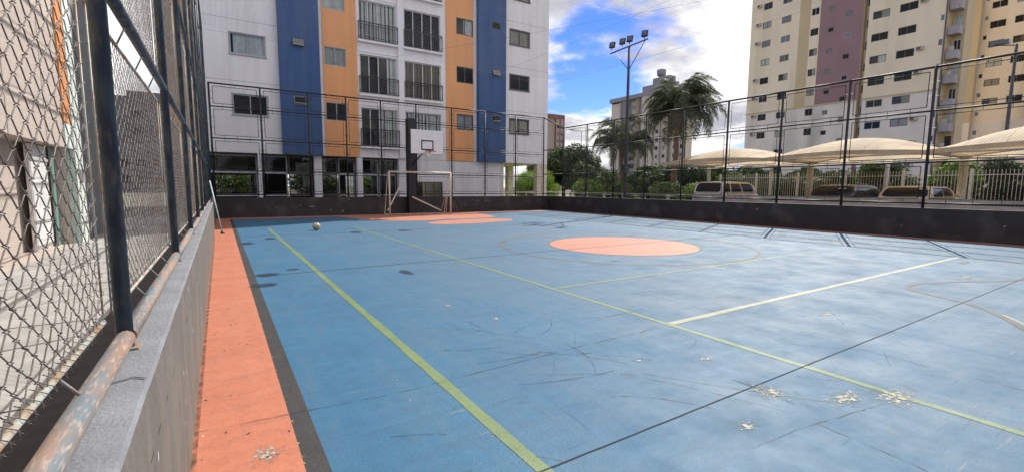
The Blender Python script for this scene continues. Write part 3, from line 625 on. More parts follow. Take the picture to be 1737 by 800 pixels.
secs = [('white_wall', -1.0, 2.65, rows(0.70, 2.09, 4.48, 5.38), m_white, 0.0), ('blue_wall', 2.63, 4.40, rows(3.20, 3.74, 5.12, 5.52), m_bblue, -0.28),
        ('white_wall', 4.40, 4.58, [], m_white, 0.0), ('orange_wall', 4.58, 6.22, rows(4.63, 5.68, 4.52, 5.42), m_bor, -0.03),
        ('balcony_wall', 6.22, 10.92, rows(6.36, 8.28, 3.38, 5.32)+rows(8.72, 10.80, 3.38, 5.32), m_white, 0.0),
        ('white_wall', 10.92, 11.10, [], m_white, 0.0), ('orange_wall', 11.10, 12.85, rows(11.76, 12.85-0.02, 4.56, 5.46), m_bor, -0.03),
        ('white_wall', 12.85, 13.06, [], m_white, 0.0), ('blue_wall', 13.06, 14.92, rows(13.96, 14.52, 5.16, 5.56), m_bblue, -0.28),
        ('white_wall', 14.92, 18.28, rows(15.36, 16.77, 4.60, 5.48), m_white, 0.0), ('peach_wall', -1.7, -1.0, [], m_peach, 0.0)]
for nme, a, c, h, mt, yy in secs: section(nme, a, c, h, mt, yy)
b = MB(); z = 2.78; D = 13.0
xl, xr = -1.7-ox, 18.28-ox
b.quad((xl, 0, z), (xl, D, z), (xl, D, TOP), (xl, 0, TOP)); b.quad((xr, 0, z), (xr, 0, TOP), (xr, D, TOP), (xr, D, z)); b.quad((xl, D, z), (xr, D, z), (xr, D, TOP), (xl, D, TOP))
b.quad((xl, 0, TOP), (xr, 0, TOP), (xr, D, TOP), (xl, D, TOP)); b.build('rear_wall', m_white, mbd)
b = MB(); b.quad((xl, 0.002, z-0.004), (xr, 0.002, z-0.004), (xr, D, z-0.004), (xl, D, z-0.004)); b.build('soffit', m_cream, mbd)
# facade windows
curs = [(0.0, 0.55, 1), (0.45, 1.0, 0), (0.0, 1.0, 0), (0.5, 1.0, 2), (0.0, 0.9, 1), None, (0.1, 1.0, 1)]
def wset(rws, y, cols, gls, cur_list, frame=None, **k):
    for i, h in enumerate(rws):
        window(mbd, *h, y=y, cols=cols, gl=gls[i % len(gls)], cur=cur_list[i % len(cur_list)], frame=frame, rnd=rq, **k)
wset(rows(0.70, 2.09, 4.48, 5.38), 0, 2, [m_gld, m_gl], [None, (0.1, 1.0, 0)], sill=True)
wset(rows(4.63, 5.68, 4.52, 5.42), -0.03, 2, [m_gld, m_gl, m_gl], [None, (0, 1, 1), (0, 1, 0)], sill=False)
wset(rows(11.76, 12.83, 4.56, 5.46), -0.03, 2, [m_gl, m_gld, m_gl], [(0, 1, 1), None, (0.45, 1, 0)], m_alud)
wset(rows(15.36, 16.77, 4.60, 5.48), 0, 2, [m_gl, m_gld, m_gl], [(0, 1, 2), (0, .3, 3), (0, 1, 2)], m_alud, sill=True)
for rr in (rows(3.20, 3.74, 5.12, 5.52), rows(13.96, 14.52, 5.16, 5.56)):
    for i, h in enumerate(rr):
        wo = window(mbd, *h, y=-0.28, cols=1, gl=m_gld, frame=m_alu if i == 0 else m_alud, fr=0.035)
        if i < 2:   # tilted opening sash
            b = MB(); wd = h[1]-h[0]; b.quad((0.03, -0.14, 0.05), (wd-0.03, -0.14, 0.05), (wd-0.03, 0.0, 0.36), (0.03, 0.0, 0.36)); b.build('sash', m_glf if i else m_gld, wo)
            b = MB(); b.bar((0.02, -0.14, 0.05), (wd-0.02, -0.14, 0.05), 0.03); b.build('sash_frame', m_alu, wo)
bcur = [[(0.5, 1.0, 0), (0.05, 1.0, 0)], [(0.75, 1.0, 0), (0, 1, 3)], [(0.05, 1.0, 0), (0, 0.45, 0)], [(0, 1, 1), (0, 1, 0)], [None, None]]
m_iron = M('balcony_iron', (0.025, 0.024, 0.025), 0.5)
def railing(h, y):
    a, c, p, q = h; b = MB(); r0 = -0.10
    for z, t in ((p+0.02, 0.03), (p+0.12, 0.02), (p+0.72, 0.02), (p+0.82, 0.045)): b.box(a-0.06, r0-0.015, z, c+0.06, r0+0.015, z+t)
    n_ = 4
    for i in range(n_+1): x = a-0.05+(c-a+0.1)*i/n_; b.box(x-0.018, r0-0.013, p+0.02, x+0.018, r0+0.013, p+0.82)
    for i in range(n_):
        x = a-0.05+(c-a+0.1)*i/n_; wdt = (c-a+0.1)/n_
        for t in (0.28, 0.5, 0.72): b.box(x+wdt*t-0.007, r0-0.006, p+0.1, x+wdt*t+0.007, r0+0.006, p+0.74)
    for x in (a-0.05, c+0.05): b.box(x-0.012, r0, p+0.80, x+0.012, 0.01, p+0.83); b.box(x-0.012, r0, p+0.04, x+0.012, 0.01, p+0.07)
    return b.build('balcony_railing', m_iron, mbd)
for k, rr in enumerate((rows(6.36, 8.28, 3.38, 5.32), rows(8.72, 10.80, 3.38, 5.32))):
    for i, h in enumerate(rr):
        window(mbd, *h, y=0.06, cols=4, gl=m_gl if (i+k) != 3 else m_gld, cur=bcur[i][k], fr=0.05, frame=m_aluw, rnd=rq, openidx=1 if (i == 1 and k == 0) else None)
        if not (i == 0 and k == 1): railing(h, 0)
        b = MB(); b.box(h[0]-0.1, -0.16, h[2]-0.14, h[1]+0.1, -0.002, h[2]-0.04); b.build('balcony_slab', m_white, mbd)
b = MB(); b.box(8.33-ox, -0.10, 2.79, 8.66-ox, -0.002, TOP); b.build('facade_pilaster', m_white, mbd)
b = MB()
for k in range(VF+1): b.box(6.25-ox, -0.03, 5.42+PITCH*(k-1)+0.02, 8.33-ox, -0.001, 5.42+PITCH*(k-1)+0.05)
b.build('drip_moulding', m_white, mbd)
m_groove = M('facade_groove', (0.30, 0.30, 0.31), 0.9)
for k in range(VF):
    z_ = 5.95+PITCH*k
    for a_, c_, y_ in ((-1.0, 2.62, 0.0), (2.64, 4.39, -0.28), (13.07, 14.91, -0.28), (14.93, 18.27, 0.0), (4.59, 6.2, -0.03), (11.11, 12.84, -0.03)):
        b = MB(); b.box(a_-ox, y_-0.0045, z_, c_-ox, y_-0.002, z_+0.014); b.build('storey_joint', m_groove if y_ == 0 else (MATS['render_blue'] if y_ < -0.1 else MATS['render_orange']), mbd)
# ground storey
for x0_, x1_, y0_ in ((4.02, 4.36, 0.0), (6.09, 6.36, 0.0), (8.30, 8.64, 0.0), (1.58, 1.70, 0.0), (17.50, 18.28, 0.0), (14.72, 14.95, 0.0)):
    b = MB(); b.box(x0_-ox, y0_+0.01, -0.04, x1_-ox, y0_+0.40, 2.774); b.build('ground_pillar', m_white if x0_ < 14 else m_cream, mbd)
b = MB(); holed(b, 8.64-ox, 14.72-ox, -0.04, 2.775, [(9.33-ox, 10.86-ox, 0.62, 1.55)], 0.02, 0.2, back=False); b.build('ground_wall', [m_white, M('hall_interior', (0.62, 0.52, 0.38), 0.9, (0.35, 0.3, 0.2), 1.5)], mbd)
window(mbd, 9.33-ox, 10.86-ox, 0.62, 1.55, y=0.02, cols=3, gl=glass('clear_glass', (0.02, 0.02, 0.02), 0.8), frame=m_alud)
b = MB(); b.quad((14.72-ox, 0.02, -.04), (14.72-ox, D, -.04), (14.72-ox, D, 2.77), (14.72-ox, 0.02, 2.77)); b.build('passage_wall', m_cream, mbd)
for yy in (4.0, 8.3, 12.6):
    b = MB(); b.box(17.75-ox, yy, -0.04, 18.2-ox, yy+0.4, 2.774); b.build('passage_pillar', m_cream, mbd)
m_hall = M('hall_dark', (0.018, 0.016, 0.015), 0.8, (0.035, 0.03, 0.026), 0.8)
b = MB(); xa, xb = -1.7-ox, 8.64-ox
holed(b, xa, xb, -.04, 2.77, [(-0.2-ox, 1.5-ox, 0.9, 1.85), (3.3-ox, 4.3-ox, 0.7, 1.95), (5.3-ox, 6.2-ox, 0.5, 2.0), (6.6-ox, 7.1-ox, 0.6, 1.9), (7.5-ox, 8.2-ox, 0.8, 1.9)], 5.0, 0.2, back=False); b.quad((xa, 0.6, 0.16), (xb, 0.6, 0.16), (xb, 5.0, 0.16), (xa, 5.0, 0.16)); b.quad((xb, 0.6, -.04), (xb, 5, -.04), (xb, 5, 2.77), (xb, 0.6, 2.77)); b.quad((xa, 0.6, -.04), (xa, 5, -.04), (xa, 5, 2.77), (xa, 0.6, 2.77))
b.quad((xa, 0.6, 2.70), (xb, 0.6, 2.70), (xb, 5.0, 2.70), (xa, 5.0, 2.70)); b.build('hall_room', m_hall, mbd)
b = MB(); b.box(9.6-ox, 2.2, -.04, 10.5-ox, 2.4, 2.77); b.build('hall_partition', m_cream, mbd)
m_mir = glass('hall_glass', (0.006, 0.007, 0.008), 0.6, 0.01, 1.45)
for i, (x0_, x1_) in enumerate(((-1.6, 1.56), (1.72, 2.86), (2.92, 4.0), (4.38, 5.2), (5.25, 6.07), (6.38, 7.3), (7.35, 8.28))):
    g = MB(); e = 0.03; yy = 0.55
    for (p, q) in ((0.12, 0.80), (0.86, 1.86), (1.98, 2.69)):
        pass
    f = MB()
    for z0_, z1_ in ((0.78, 0.86), (1.86, 1.98), (2.66, 2.72), (-0.02, 0.12)): f.box(x0_-ox, yy-0.03, z0_, x1_-ox, yy+0.03, z1_)
    for x in (x0_, x1_-0.05): f.box(x-ox, yy-0.028, 0.0, x+0.05-ox, yy+0.028, 2.70)
    fo = f.build('hall_window', m_alu if i not in (2, 3) else m_alud, mbd)
    for (p, q) in ((0.12, 0.78), (0.86, 1.86), (1.98, 2.66)):
        if i == 1 and p < 1: continue
        g = MB(); g.box(x0_-ox+0.05, yy-0.004, p, x1_-ox-0.05, yy+0.004, q); g.build('pane', m_mir, fo)
b = MB(); b.box(-0.9-ox, 1.2, 1.98, 1.2-ox, 1.25, 2.55); b.build('hall_banner', M('banner', (0.55, 0.52, 0.42), 0.8, (0.35, 0.33, 0.25), 0.8, stretch=(0.2, 1, 3)), mbd)

# ---- generic tower
def tower(name, label, root, rz, sections, pitch, ztop, ac=None):
    """sections: list of dict(x0,x1,y,mats(list of (zsplit, mat)), cols=[(xc,w,h,zc,frame,kind)])"""
    t = empty(name, root, rz); tag(t, label, 'building'); q = random.Random(hash(label) % 1000 if False else len(label))
    for s_ in sections:
        for zi in range(len(s_['mats'])):
            z0 = s_['mats'][zi][0]; z1 = s_['mats'][zi+1][0] if zi+1 < len(s_['mats']) else s_.get('top', ztop)
            holes = []; wl = []
            for (xc, wd, ht, zc, kind) in s_.get('cols', []):
                k = -12
                while zc+k*pitch < ztop:
                    c_ = zc+k*pitch; k += 1
                    if c_-ht/2 < max(z0, 0.4) or c_+ht/2 > z1: continue
                    h = (xc-wd/2, xc+wd/2, c_-ht/2, c_+ht/2); holes.append(h); wl.append((h, kind))
            b = MB(); holed(b, s_['x0'], s_['x1'], z0, z1, holes, s_['y'], 0.22); b.build(s_['mats'][zi][2] if len(s_['mats'][zi]) > 2 else 'wall', [s_['mats'][zi][1], m_room], t)
            for h, kind in wl:
                r_ = q.random()
                gl = m_gld if r_ < 0.5 else (m_gl if r_ < 0.8 else m_glf)
                if kind == 's': gl = m_gld if r_ < 0.5 else m_glf
                wo = window(t, *h, y=s_['y'], cols=1 if kind == 's' else 2, fr=0.06, frame=m_alud if q.random() < 0.7 else m_alu, gl=gl,
                            cur=(0.0 if q.random() < 0.5 else 0.5, 1.0, q.randint(0, 3)) if (gl is m_gl and kind != 's') else None, rnd=q)
                if kind in ('acL', 'acR') and q.random() < 0.85:
                    a = h[0]-0.95 if kind == 'acL' else h[1]+0.25; b = MB(); b.box(a, s_['y']-0.38, h[3]-0.45, a+0.72, s_['y']-0.003, h[3]-0.02); b.box(a+0.06, s_['y']-0.395, h[3]-0.40, a+0.5, s_['y']-0.381, h[3]-0.07, 1)
                    b.build('air_conditioner', [M('ac_case', (0.50, 0.47, 0.41), 0.6), m_alud], t)
    return t
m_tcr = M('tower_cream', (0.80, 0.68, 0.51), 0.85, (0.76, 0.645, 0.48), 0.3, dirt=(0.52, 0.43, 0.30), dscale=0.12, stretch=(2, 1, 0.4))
m_tcr2 = M('tower_cream_shade', (0.56, 0.44, 0.27), 0.85, (0.52, 0.41, 0.25), 0.3)  # cream darkened to paint shade onto recess and end walls; trim shares it
m_twh = M('tower_white', (0.76, 0.69, 0.62), 0.85, (0.70, 0.64, 0.575), 0.3, dirt=(0.46, 0.43, 0.40), dscale=0.15, stretch=(2, 1, 0.4))
m_tpu = M('tower_purple', (0.29, 0.18, 0.185), 0.85, (0.265, 0.165, 0.17), 0.3)
m_tgr = M('tower_balcony_grey', (0.40, 0.355, 0.365), 0.8)
def lx(Y): return 45.5-Y
T1 = 75.0; ZB = 13.5; ZT = 46.0
def cw(top, low=m_twh): return [(-0.05, low, 'white_wall'), (ZB, top, 'cream_wall' if top is m_tcr else 'wall')]
zr = 15.62
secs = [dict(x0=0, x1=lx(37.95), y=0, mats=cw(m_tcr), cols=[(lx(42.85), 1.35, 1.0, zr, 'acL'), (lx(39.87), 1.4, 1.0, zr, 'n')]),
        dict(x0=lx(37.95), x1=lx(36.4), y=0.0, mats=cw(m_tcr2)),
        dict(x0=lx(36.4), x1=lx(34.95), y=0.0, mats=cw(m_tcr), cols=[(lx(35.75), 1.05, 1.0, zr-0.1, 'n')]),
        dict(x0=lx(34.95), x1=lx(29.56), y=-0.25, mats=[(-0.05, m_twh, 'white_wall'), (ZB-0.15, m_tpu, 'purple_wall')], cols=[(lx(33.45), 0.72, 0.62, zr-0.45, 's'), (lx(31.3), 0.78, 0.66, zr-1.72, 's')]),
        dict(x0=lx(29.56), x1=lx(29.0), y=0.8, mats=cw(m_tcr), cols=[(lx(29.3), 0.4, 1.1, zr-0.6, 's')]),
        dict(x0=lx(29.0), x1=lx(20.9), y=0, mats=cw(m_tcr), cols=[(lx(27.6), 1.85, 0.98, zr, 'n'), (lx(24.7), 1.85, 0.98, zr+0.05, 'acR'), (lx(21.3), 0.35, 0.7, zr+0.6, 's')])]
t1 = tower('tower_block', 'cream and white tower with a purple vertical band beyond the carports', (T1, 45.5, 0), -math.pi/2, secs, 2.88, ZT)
b = MB(); xw = lx(20.9)
for x, ym in ((0, 0), (xw, 0)): b.quad((x, 0, -.05), (x, 5, -.05), (x, 5, ZT), (x, 0, ZT))
b.quad((0, 5, -.05), (xw, 5, -.05), (xw, 5, ZT), (0, 5, ZT)); b.quad((0, 0, ZT), (xw, 0, ZT), (xw, 5, ZT), (0, 5, ZT))
for x, y0_, y1_ in ((lx(34.95), -0.25, 0), (lx(29.56), -0.25, 0.8), (lx(29.0), 0, 0.8)): b.quad((x, y0_, -.05), (x, y1_, -.05), (x, y1_, ZT), (x, y0_, ZT))
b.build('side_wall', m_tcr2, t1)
b = MB(); b.box(-0.06, -0.09, ZB-0.08, lx(34.98), -0.003, ZB+0.10); b.box(lx(34.93), -0.32, ZB-0.12, lx(29.6), -0.253, ZB+0.06); b.box(lx(28.97), -0.09, ZB-0.08, xw+0.05, -0.003, ZB+0.10); b.build('string_course', m_tcr2, t1)
b = MB(); b.box(xw-0.12, -0.12, -.05, xw+0.02, -0.004, ZT); b.build('drain_pipe', m_alud, t1)
# balcony stack at the end of the tower
for k in range(14):
    z = 2.6+2.88*k; bo = MB(); x0_, x1_ = lx(20.8), lx(19.75)
    bo.box(x0_, 0.3, z, x1_, 1.75, z+0.18); bo.box(x0_, 0.3, z+0.18, x1_, 0.40, z+1.0); bo.box(x1_-0.10, 0.40, z+0.18, x1_, 1.75, z+1.0); bo.build('balcony', m_tgr, t1)
    bo = MB(); bo.box(x0_+0.2, 0.5, z+1.0, x0_+0.62, 0.8, z+1.5); bo.build('air_conditioner', M('ac_case', (0.5, 0.47, 0.41), 0.6), t1) if k % 3 else None
b = MB(); holed(b, lx(20.8), lx(19.6), -.05, ZT, [(lx(20.55), lx(19.85), 3.0+2.88*k, 5.0+2.88*k) for k in range(14)], 1.8, 0.3); b.quad((lx(19.6), 1.8, -.05), (lx(19.6), 4.6, -.05), (lx(19.6), 4.6, ZT), (lx(19.6), 1.8, ZT)); b.build('balcony_back_wall', [m_tcr2, m_room], t1)
for k in range(2, 12): window(t1, lx(20.55), lx(19.85), 3.0+2.88*k, 5.0+2.88*k, y=1.8, cols=2, fr=0.07, frame=m_alu, gl=m_gld if k % 2 else m_gl, cur=None if k % 2 else (0, 1, 0))
# second tower of the pair
def l2(Y): return 25.6-Y
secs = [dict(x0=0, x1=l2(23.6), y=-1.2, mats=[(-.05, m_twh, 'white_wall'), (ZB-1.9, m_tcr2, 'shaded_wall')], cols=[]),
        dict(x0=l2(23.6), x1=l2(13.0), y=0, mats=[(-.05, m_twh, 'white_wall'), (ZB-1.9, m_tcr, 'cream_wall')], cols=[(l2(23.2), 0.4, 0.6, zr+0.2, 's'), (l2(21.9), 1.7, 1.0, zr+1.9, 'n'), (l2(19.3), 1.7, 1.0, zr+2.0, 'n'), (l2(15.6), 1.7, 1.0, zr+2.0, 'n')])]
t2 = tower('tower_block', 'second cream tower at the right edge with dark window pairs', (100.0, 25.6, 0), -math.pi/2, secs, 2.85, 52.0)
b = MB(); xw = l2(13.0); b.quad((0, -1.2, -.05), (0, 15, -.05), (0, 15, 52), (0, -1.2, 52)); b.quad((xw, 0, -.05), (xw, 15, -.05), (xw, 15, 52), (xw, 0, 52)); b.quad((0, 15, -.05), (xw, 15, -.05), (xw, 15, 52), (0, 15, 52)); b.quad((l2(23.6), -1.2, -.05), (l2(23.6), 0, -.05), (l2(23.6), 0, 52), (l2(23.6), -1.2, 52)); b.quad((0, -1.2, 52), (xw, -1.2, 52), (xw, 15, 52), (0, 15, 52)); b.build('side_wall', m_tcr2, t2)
# ---- mid-distance tower with grey bands, seen past the palms
m_mcr = M('midtower_cream', (0.62, 0.55, 0.45), 0.85, (0.57, 0.50, 0.41), 0.2); m_mgr = M('midtower_grey', (0.27, 0.27, 0.30), 0.85, (0.24, 0.24, 0.265), 0.2)
def l3(Y): return 123.3-Y
zz = 13.9; P3 = 2.62
secs = [dict(x0=0, x1=l3(118), y=0, mats=[(-.05, m_mcr)], top=30.6), dict(x0=l3(118), x1=l3(115.6), y=-0.4, mats=[(-.05, m_mgr)], top=31.2),
        dict(x0=l3(115.6), x1=l3(111.2), y=0.6, mats=[(-.05, m_mgr)], cols=[(l3(113.4), 3.4, 1.5, zz, 'n')], top=31.2),
        dict(x0=l3(111.2), x1=l3(110.2), y=0, mats=[(-.05, m_mcr)], top=31.2), dict(x0=l3(110.2), x1=l3(108.7), y=0.4, mats=[(-.05, m_mgr)], cols=[(l3(109.4), 1.0, 1.2, zz, 's')], top=32),
        dict(x0=l3(108.7), x1=l3(103.2), y=-0.8, mats=[(-.05, m_mcr)], top=31.0), dict(x0=l3(103.2), x1=l3(100.6), y=-0.8, mats=[(-.05, m_mcr)], cols=[(l3(101.9), 1.1, 1.2, zz, 'n')], top=31.0),
        dict(x0=l3(100.6), x1=l3(97.8), y=-0.4, mats=[(-.05, m_mcr)], cols=[(l3(99.4), 1.1, 1.2, zz, 'n')], top=31.0), dict(x0=l3(97.8), x1=l3(96.6), y=0.3, mats=[(-.05, m_mgr)], cols=[(l3(97.2), .8, 1.2, zz, 's')], top=32),
        dict(x0=l3(96.6), x1=l3(91.5), y=-0.6, mats=[(-.05, m_mcr)], cols=[(l3(95.2), 1.0, 1.2, zz, 'n'), (l3(92.6), 1.0, 1.2, zz, 'n')], top=31)]
t3 = tower('tower_block', 'cream tower with grey bands and rooftop tank behind the palms', (120.0, 123.3, 0), -math.pi/2, secs, P3, 31.0)
b = MB(); xw = l3(91.5)
b.box(-0.1, -1.0, 31.0, xw+0.1, 3, 32.3); b.box(l3(108.7), -0.6, 32.3, l3(97), 3, 34.2); b.box(l3(105), 0, 34.2, l3(98.5), 3, 36.2); b.build('roof_parapet', m_mgr, t3)
b = MB(); b.quad((0, 0, -.05), (0, 3, -.05), (0, 3, 31), (0, 0, 31)); b.quad((xw, 0, -.05), (xw, 3, -.05), (xw, 3, 31), (xw, 0, 31)); b.quad((0, 3, -.05), (xw, 3, -.05), (xw, 3, 31), (0, 3, 31))
for x in (118, 115.6, 111.2, 110.2, 108.7, 100.6, 97.8, 96.6): b.quad((l3(x), -0.8, -.05), (l3(x), 0.6, -.05), (l3(x), 0.6, 31), (l3(x), -0.8, 31))
b.build('side_wall', m_mcr, t3)
b = MB(); b.tube([(l3(103), 1.6, 36.2), (l3(103), 1.6, 37.0)], 0.9, 10); b.tube([(l3(103), 1.6, 37.0), (l3(103), 1.6, 38.7), (l3(103), 1.6, 39.0)], [1.35, 1.5, 1.0], 16); b.build('water_tank', m_mgr, t3)
b = MB()
for x in (118, 108.7, 103.2, 100.6, 96.6): b.box(l3(x)-0.12, -1.0, 0, l3(x)+0.12, -0.85, 31)
b.build('facade_rib', m_mgr, t3)
# ---- small far tower
m_sbr = M('fartower_brown', (0.40, 0.32, 0.28), 0.85); m_srd = M('fartower_red', (0.24, 0.12, 0.10), 0.85)
secs = [dict(x0=-2.0, x1=4.2, y=0, mats=[(-.05, m_sbr)], top=28.6), dict(x0=4.2, x1=8.6, y=-0.3, mats=[(-.05, m_sbr)], cols=[(5.6, 1.2, 1.2, 14.2, 'n'), (7.6, 1.2, 1.2, 14.2, 'n')], top=28.6)]
t4 = tower('tower_block', 'small distant brown tower just right of the apartment block', (111.0, 150.0, 0), 0, secs, 2.8, 28.6)
b = MB(); b.box(-2.1, -0.5, 28.6, 8.8, 10, 30.2); b.build('roof_parapet', m_srd, t4)
b = MB(); b.quad((8.6, -.3, 0), (8.6, 10, 0), (8.6, 10, 28.6), (8.6, -.3, 28.6)); b.quad((-2, 0, 0), (-2, 10, 0), (-2, 10, 28.6), (-2, 0, 28.6)); b.quad((-2, 10, 0), (8.6, 10, 0), (8.6, 10, 28.6), (-2, 10, 28.6)); b.build('side_wall', m_sbr, t4)
b = MB(); b.box(4.1, -0.5, 0, 4.5, -0.31, 28.6); b.box(6.4, -0.5, 0, 6.7, -0.31, 28.6); b.box(8.4, -0.5, 0, 8.7, -0.31, 28.6); b.build('facade_rib', m_srd, t4)
# ---- dark tower far away on the left, seen through the chain link
m_ldk = M('lefttower_grey', (0.16, 0.16, 0.165), 0.85, (0.12, 0.12, 0.125), 0.25)
cols = [(x, 1.5, 1.3, 13.0, 'n') for x in (-13.2, -11.0, -8.6, -6.4, -4.0, -1.8)]
t5 = tower('tower_block', 'dark grey distant tower seen through the chain link fence', (0, 100.0, 0), 0, [dict(x0=-15.2, x1=-7.6, y=0, mats=[(-.05, m_ldk)], cols=cols[:3], top=15.4), dict(x0=-12.6, x1=-0.5, y=3.0, mats=[(-.05, m_ldk)], cols=cols[2:], top=17.2)], 2.7, 17.0)
b = MB(); b.box(-15.2, 0.3, 15.4, -7.6, 12, 15.9); b.box(-7.6, 0.02, -.05, -7.3, 3, 15.4); b.build('roof_parapet', m_ldk, t5)
# ---- near building on the left behind the fence
m_tau = M('stucco_taupe', (0.48, 0.41, 0.355), 0.9, (0.44, 0.375, 0.325), 14, bump=0.3, bscale=70)
m_mint = M('paint_pale_mint', (0.66, 0.74, 0.68), 0.7); m_gcol = M('paint_grey', (0.25, 0.26, 0.25), 0.8)
lbx = -2.75
lb = empty('corner_building', (lbx, 15.2, 0), math.pi/2); tag(lb, 'taupe stucco building with orange stripe and white doors left of the fence', 'building')
# local x = Y-15.2, local y = -(X - lbx) -> inward is -X
def ly(Y): return Y-15.2
b = MB(); holed(b, ly(-6), ly(13.55), -.05, 9.0, [(ly(9.0), ly(13.54), 0.02, 2.08)], 0, 0.42, 0, 0, 1); b.quad((ly(-6), 0, -.05), (ly(-6), 8, -.05), (ly(-6), 8, 9), (ly(-6), 0, 9)); b.quad((ly(-6), 0, 9), (ly(15.2), 0, 9), (ly(15.2), 8, 9), (ly(-6), 8, 9)); b.build('stucco_wall', [m_tau, m_tau], lb)
b = MB(); b.box(ly(13.55), -0.03, 2.6, ly(14.1), 0.3, 9.0); b.build('orange_stripe', M('stripe_orange', (0.66, 0.27, 0.10), 0.8), lb)
b = MB(); b.box(ly(13.55), -0.028, 2.08, ly(14.1), 0.3, 2.598); b.box(ly(14.1), -0.05, -.05, ly(14.75), 0.3, 9.0); b.build('white_pier', m_mint, lb)
b = MB(); b.box(ly(14.75), -0.02, -.05, ly(17.2), 8, 9.0); b.build('grey_pier', m_gcol, lb)
b = MB(); b.box(ly(12.2), 0.24, 0.02, ly(13.25), 0.30, 2.06); b.build('white_door', M('door_white', (0.74, 0.73, 0.72), 0.5), lb)
b = MB()
for z in (0.55, 1.75): b.box(ly(12.2), 0.215, z, ly(13.25), 0.239, z+0.05)
b.build('door_rail', M('door_trim', (0.5, 0.5, 0.5), 0.4), lb)
b = MB(); b.box(ly(13.28), 0.18, 0.02, ly(14.08), 0.21, 2.06); b.build('glass_door', glass('green_glass', (0.24, 0.42, 0.36), 0.25, 0.05), lb)
b = MB(); b.box(ly(9.05), 0.25, 0.02, ly(9.9), 0.31, 2.06); b.build('white_door', MATS['door_white'], lb)
b = MB(); b.box(ly(14.3), -0.11, 1.35, ly(14.5), -0.052, 1.6); b.build('intercom_box', m_alu, lb)

# ================================================================== COURT EQUIPMENT
m_black = M('stand_black', (0.012, 0.012, 0.013), 0.5)
m_board = M('board_white', (0.80, 0.79, 0.77), 0.5, (0.74, 0.73, 0.71), 5, dirt=(0.6, 0.58, 0.53), dscale=3, dlo=0.6, dhi=0.85)
m_red = M('rim_red', (0.34, 0.05, 0.03), 0.5, (0.25, 0.06, 0.04), 9)
m_netw = M('hoop_net', (0.75, 0.75, 0.73), 0.9)
def hoop(loc, rz, label):
    """column at the origin, board overhanging towards local -Y"""
    t = empty('basketball_stand', loc, rz); tag(t, label, 'basketball hoop', 'basketball stands at the two ends of the court')
    b = MB(); b.box(-0.19, -0.19, -0.02, 0.19, 0.19, 4.45); bevel(b.build('column', m_black, t), 0.015)
    b = MB()
    for z0, z1 in ((3.70, 3.45), (2.9, 2.95)):
        for x in (-0.14, 0.14): b.bar((x, -0.14, z0), (x*1.6, -1.98, z1), 0.05)
    b.bar((0, -0.14, 2.3), (0, -1.98, 2.92), 0.05); b.build('support_arm', m_black, t)
    b = MB(); b.box(-0.74, -2.06, 2.71, 0.74, -2.02, 3.72); bd = bevel(b.build('backboard', m_board, t), 0.006)
    f = MB(); y = -2.064; a, c, p, q, wd = -0.285, 0.285, 2.86, 3.29, 0.055
    f.box(a, y, p, a+wd, y+0.003, q); f.box(c-wd, y, p, c, y+0.003, q); f.box(a+wd, y, q-wd, c-wd, y+0.003, q); f.box(a+wd, y, p, c-wd, y+0.003, p+wd); f.build('target_square', m_black, bd)
    b = MB(); zc, yc, r = 2.80, -2.06-0.38, 0.225
    b.tube([(r*math.cos(6.2832*i/28), yc+r*math.sin(6.2832*i/28), zc) for i in range(29)], 0.011, 8, 0, False); b.box(-0.09, -2.17, zc-0.06, 0.09, -2.065, zc+0.05); b.bar((-0.07, -2.12, zc-.02), (-0.12, yc+0.17, zc), 0.02); b.bar((0.07, -2.12, zc-.02), (0.12, yc+0.17, zc), 0.02)
    rim = b.build('rim', m_red, t)
    n_ = MB()                                           # remains of a torn net
    for i in range(9, 14):
        a0 = 6.2832*i/28*2-2.0; pts = []
        for k in range(6): rr = r*(1-0.10*k); pts.append((rr*math.cos(a0+0.09*math.sin(k*2)), yc+rr*math.sin(a0+0.09*math.sin(k*2)), zc-0.05*k))
        n_.tube(pts, 0.014, 5, 0, False)
    n_.build('torn_net', m_netw, rim)
    return t
hoop((7.75, 21.22, 0), 0, 'black basketball stand with white backboard and torn net behind goal')
m_goal = M('goal_paint', (0.62, 0.55, 0.45), 0.5, (0.48, 0.36, 0.26), 9, lo=0.5, hi=0.68)
g = empty('futsal_goal', (7.74, 19.95, 0)); tag(g, 'cream tube goal with bent rear frame beneath the basketball board', 'goal')
hw = 1.46; H_ = 1.93
for s_ in (-1, 1):
    b = MB(); b.tube([(s_*hw, 0, 0), (s_*hw, 0, H_)], 0.038, 12); b.build('upright', m_goal, g)
    b = MB(); b.tube([(s_*hw, 0.02, H_), (s_*hw, 0.20, H_-0.03), (s_*hw, 0.42, 1.2), (s_*hw, 0.62, 0.5), (s_*hw, 0.75, 0.05), (s_*hw, 0.72, 0.02), (s_*hw, 0.0, 0.02)], 0.018, 8); b.build('side_frame', m_goal, g)
b = MB(); b.tube([(-hw-0.03, 0, H_), (hw+0.03, 0, H_)], 0.038, 12); b.build('crossbar', m_goal, g)
b = MB(); b.tube([(-hw, 0.74, 0.03), (hw, 0.74, 0.03)], 0.016, 8); b.build('ground_bar', m_goal, g)
for a, c in (((-hw+0.02, 0.35, 0.22), (-0.42-0.25, 0.95, 1.28)), ((-0.08, 0.95, 0.80), (hw-0.2, 0.7, 0.15))):
    b = MB(); b.bar(a, c, 0.05); b.build('loose_bar', m_goal, g)
b = MB(); b.tube([(hw-0.12, 0.3, 0.03), (hw-0.05, 0.25, 0.9), (hw-0.01, 0.1, 1.75)], 0.014, 6); b.tube([(hw-0.26, 0.55, 0.03), (hw-0.12, 0.4, 0.9), (hw-0.03, 0.2, 1.6)], 0.012, 6); b.build('net_rod', m_goal, g)
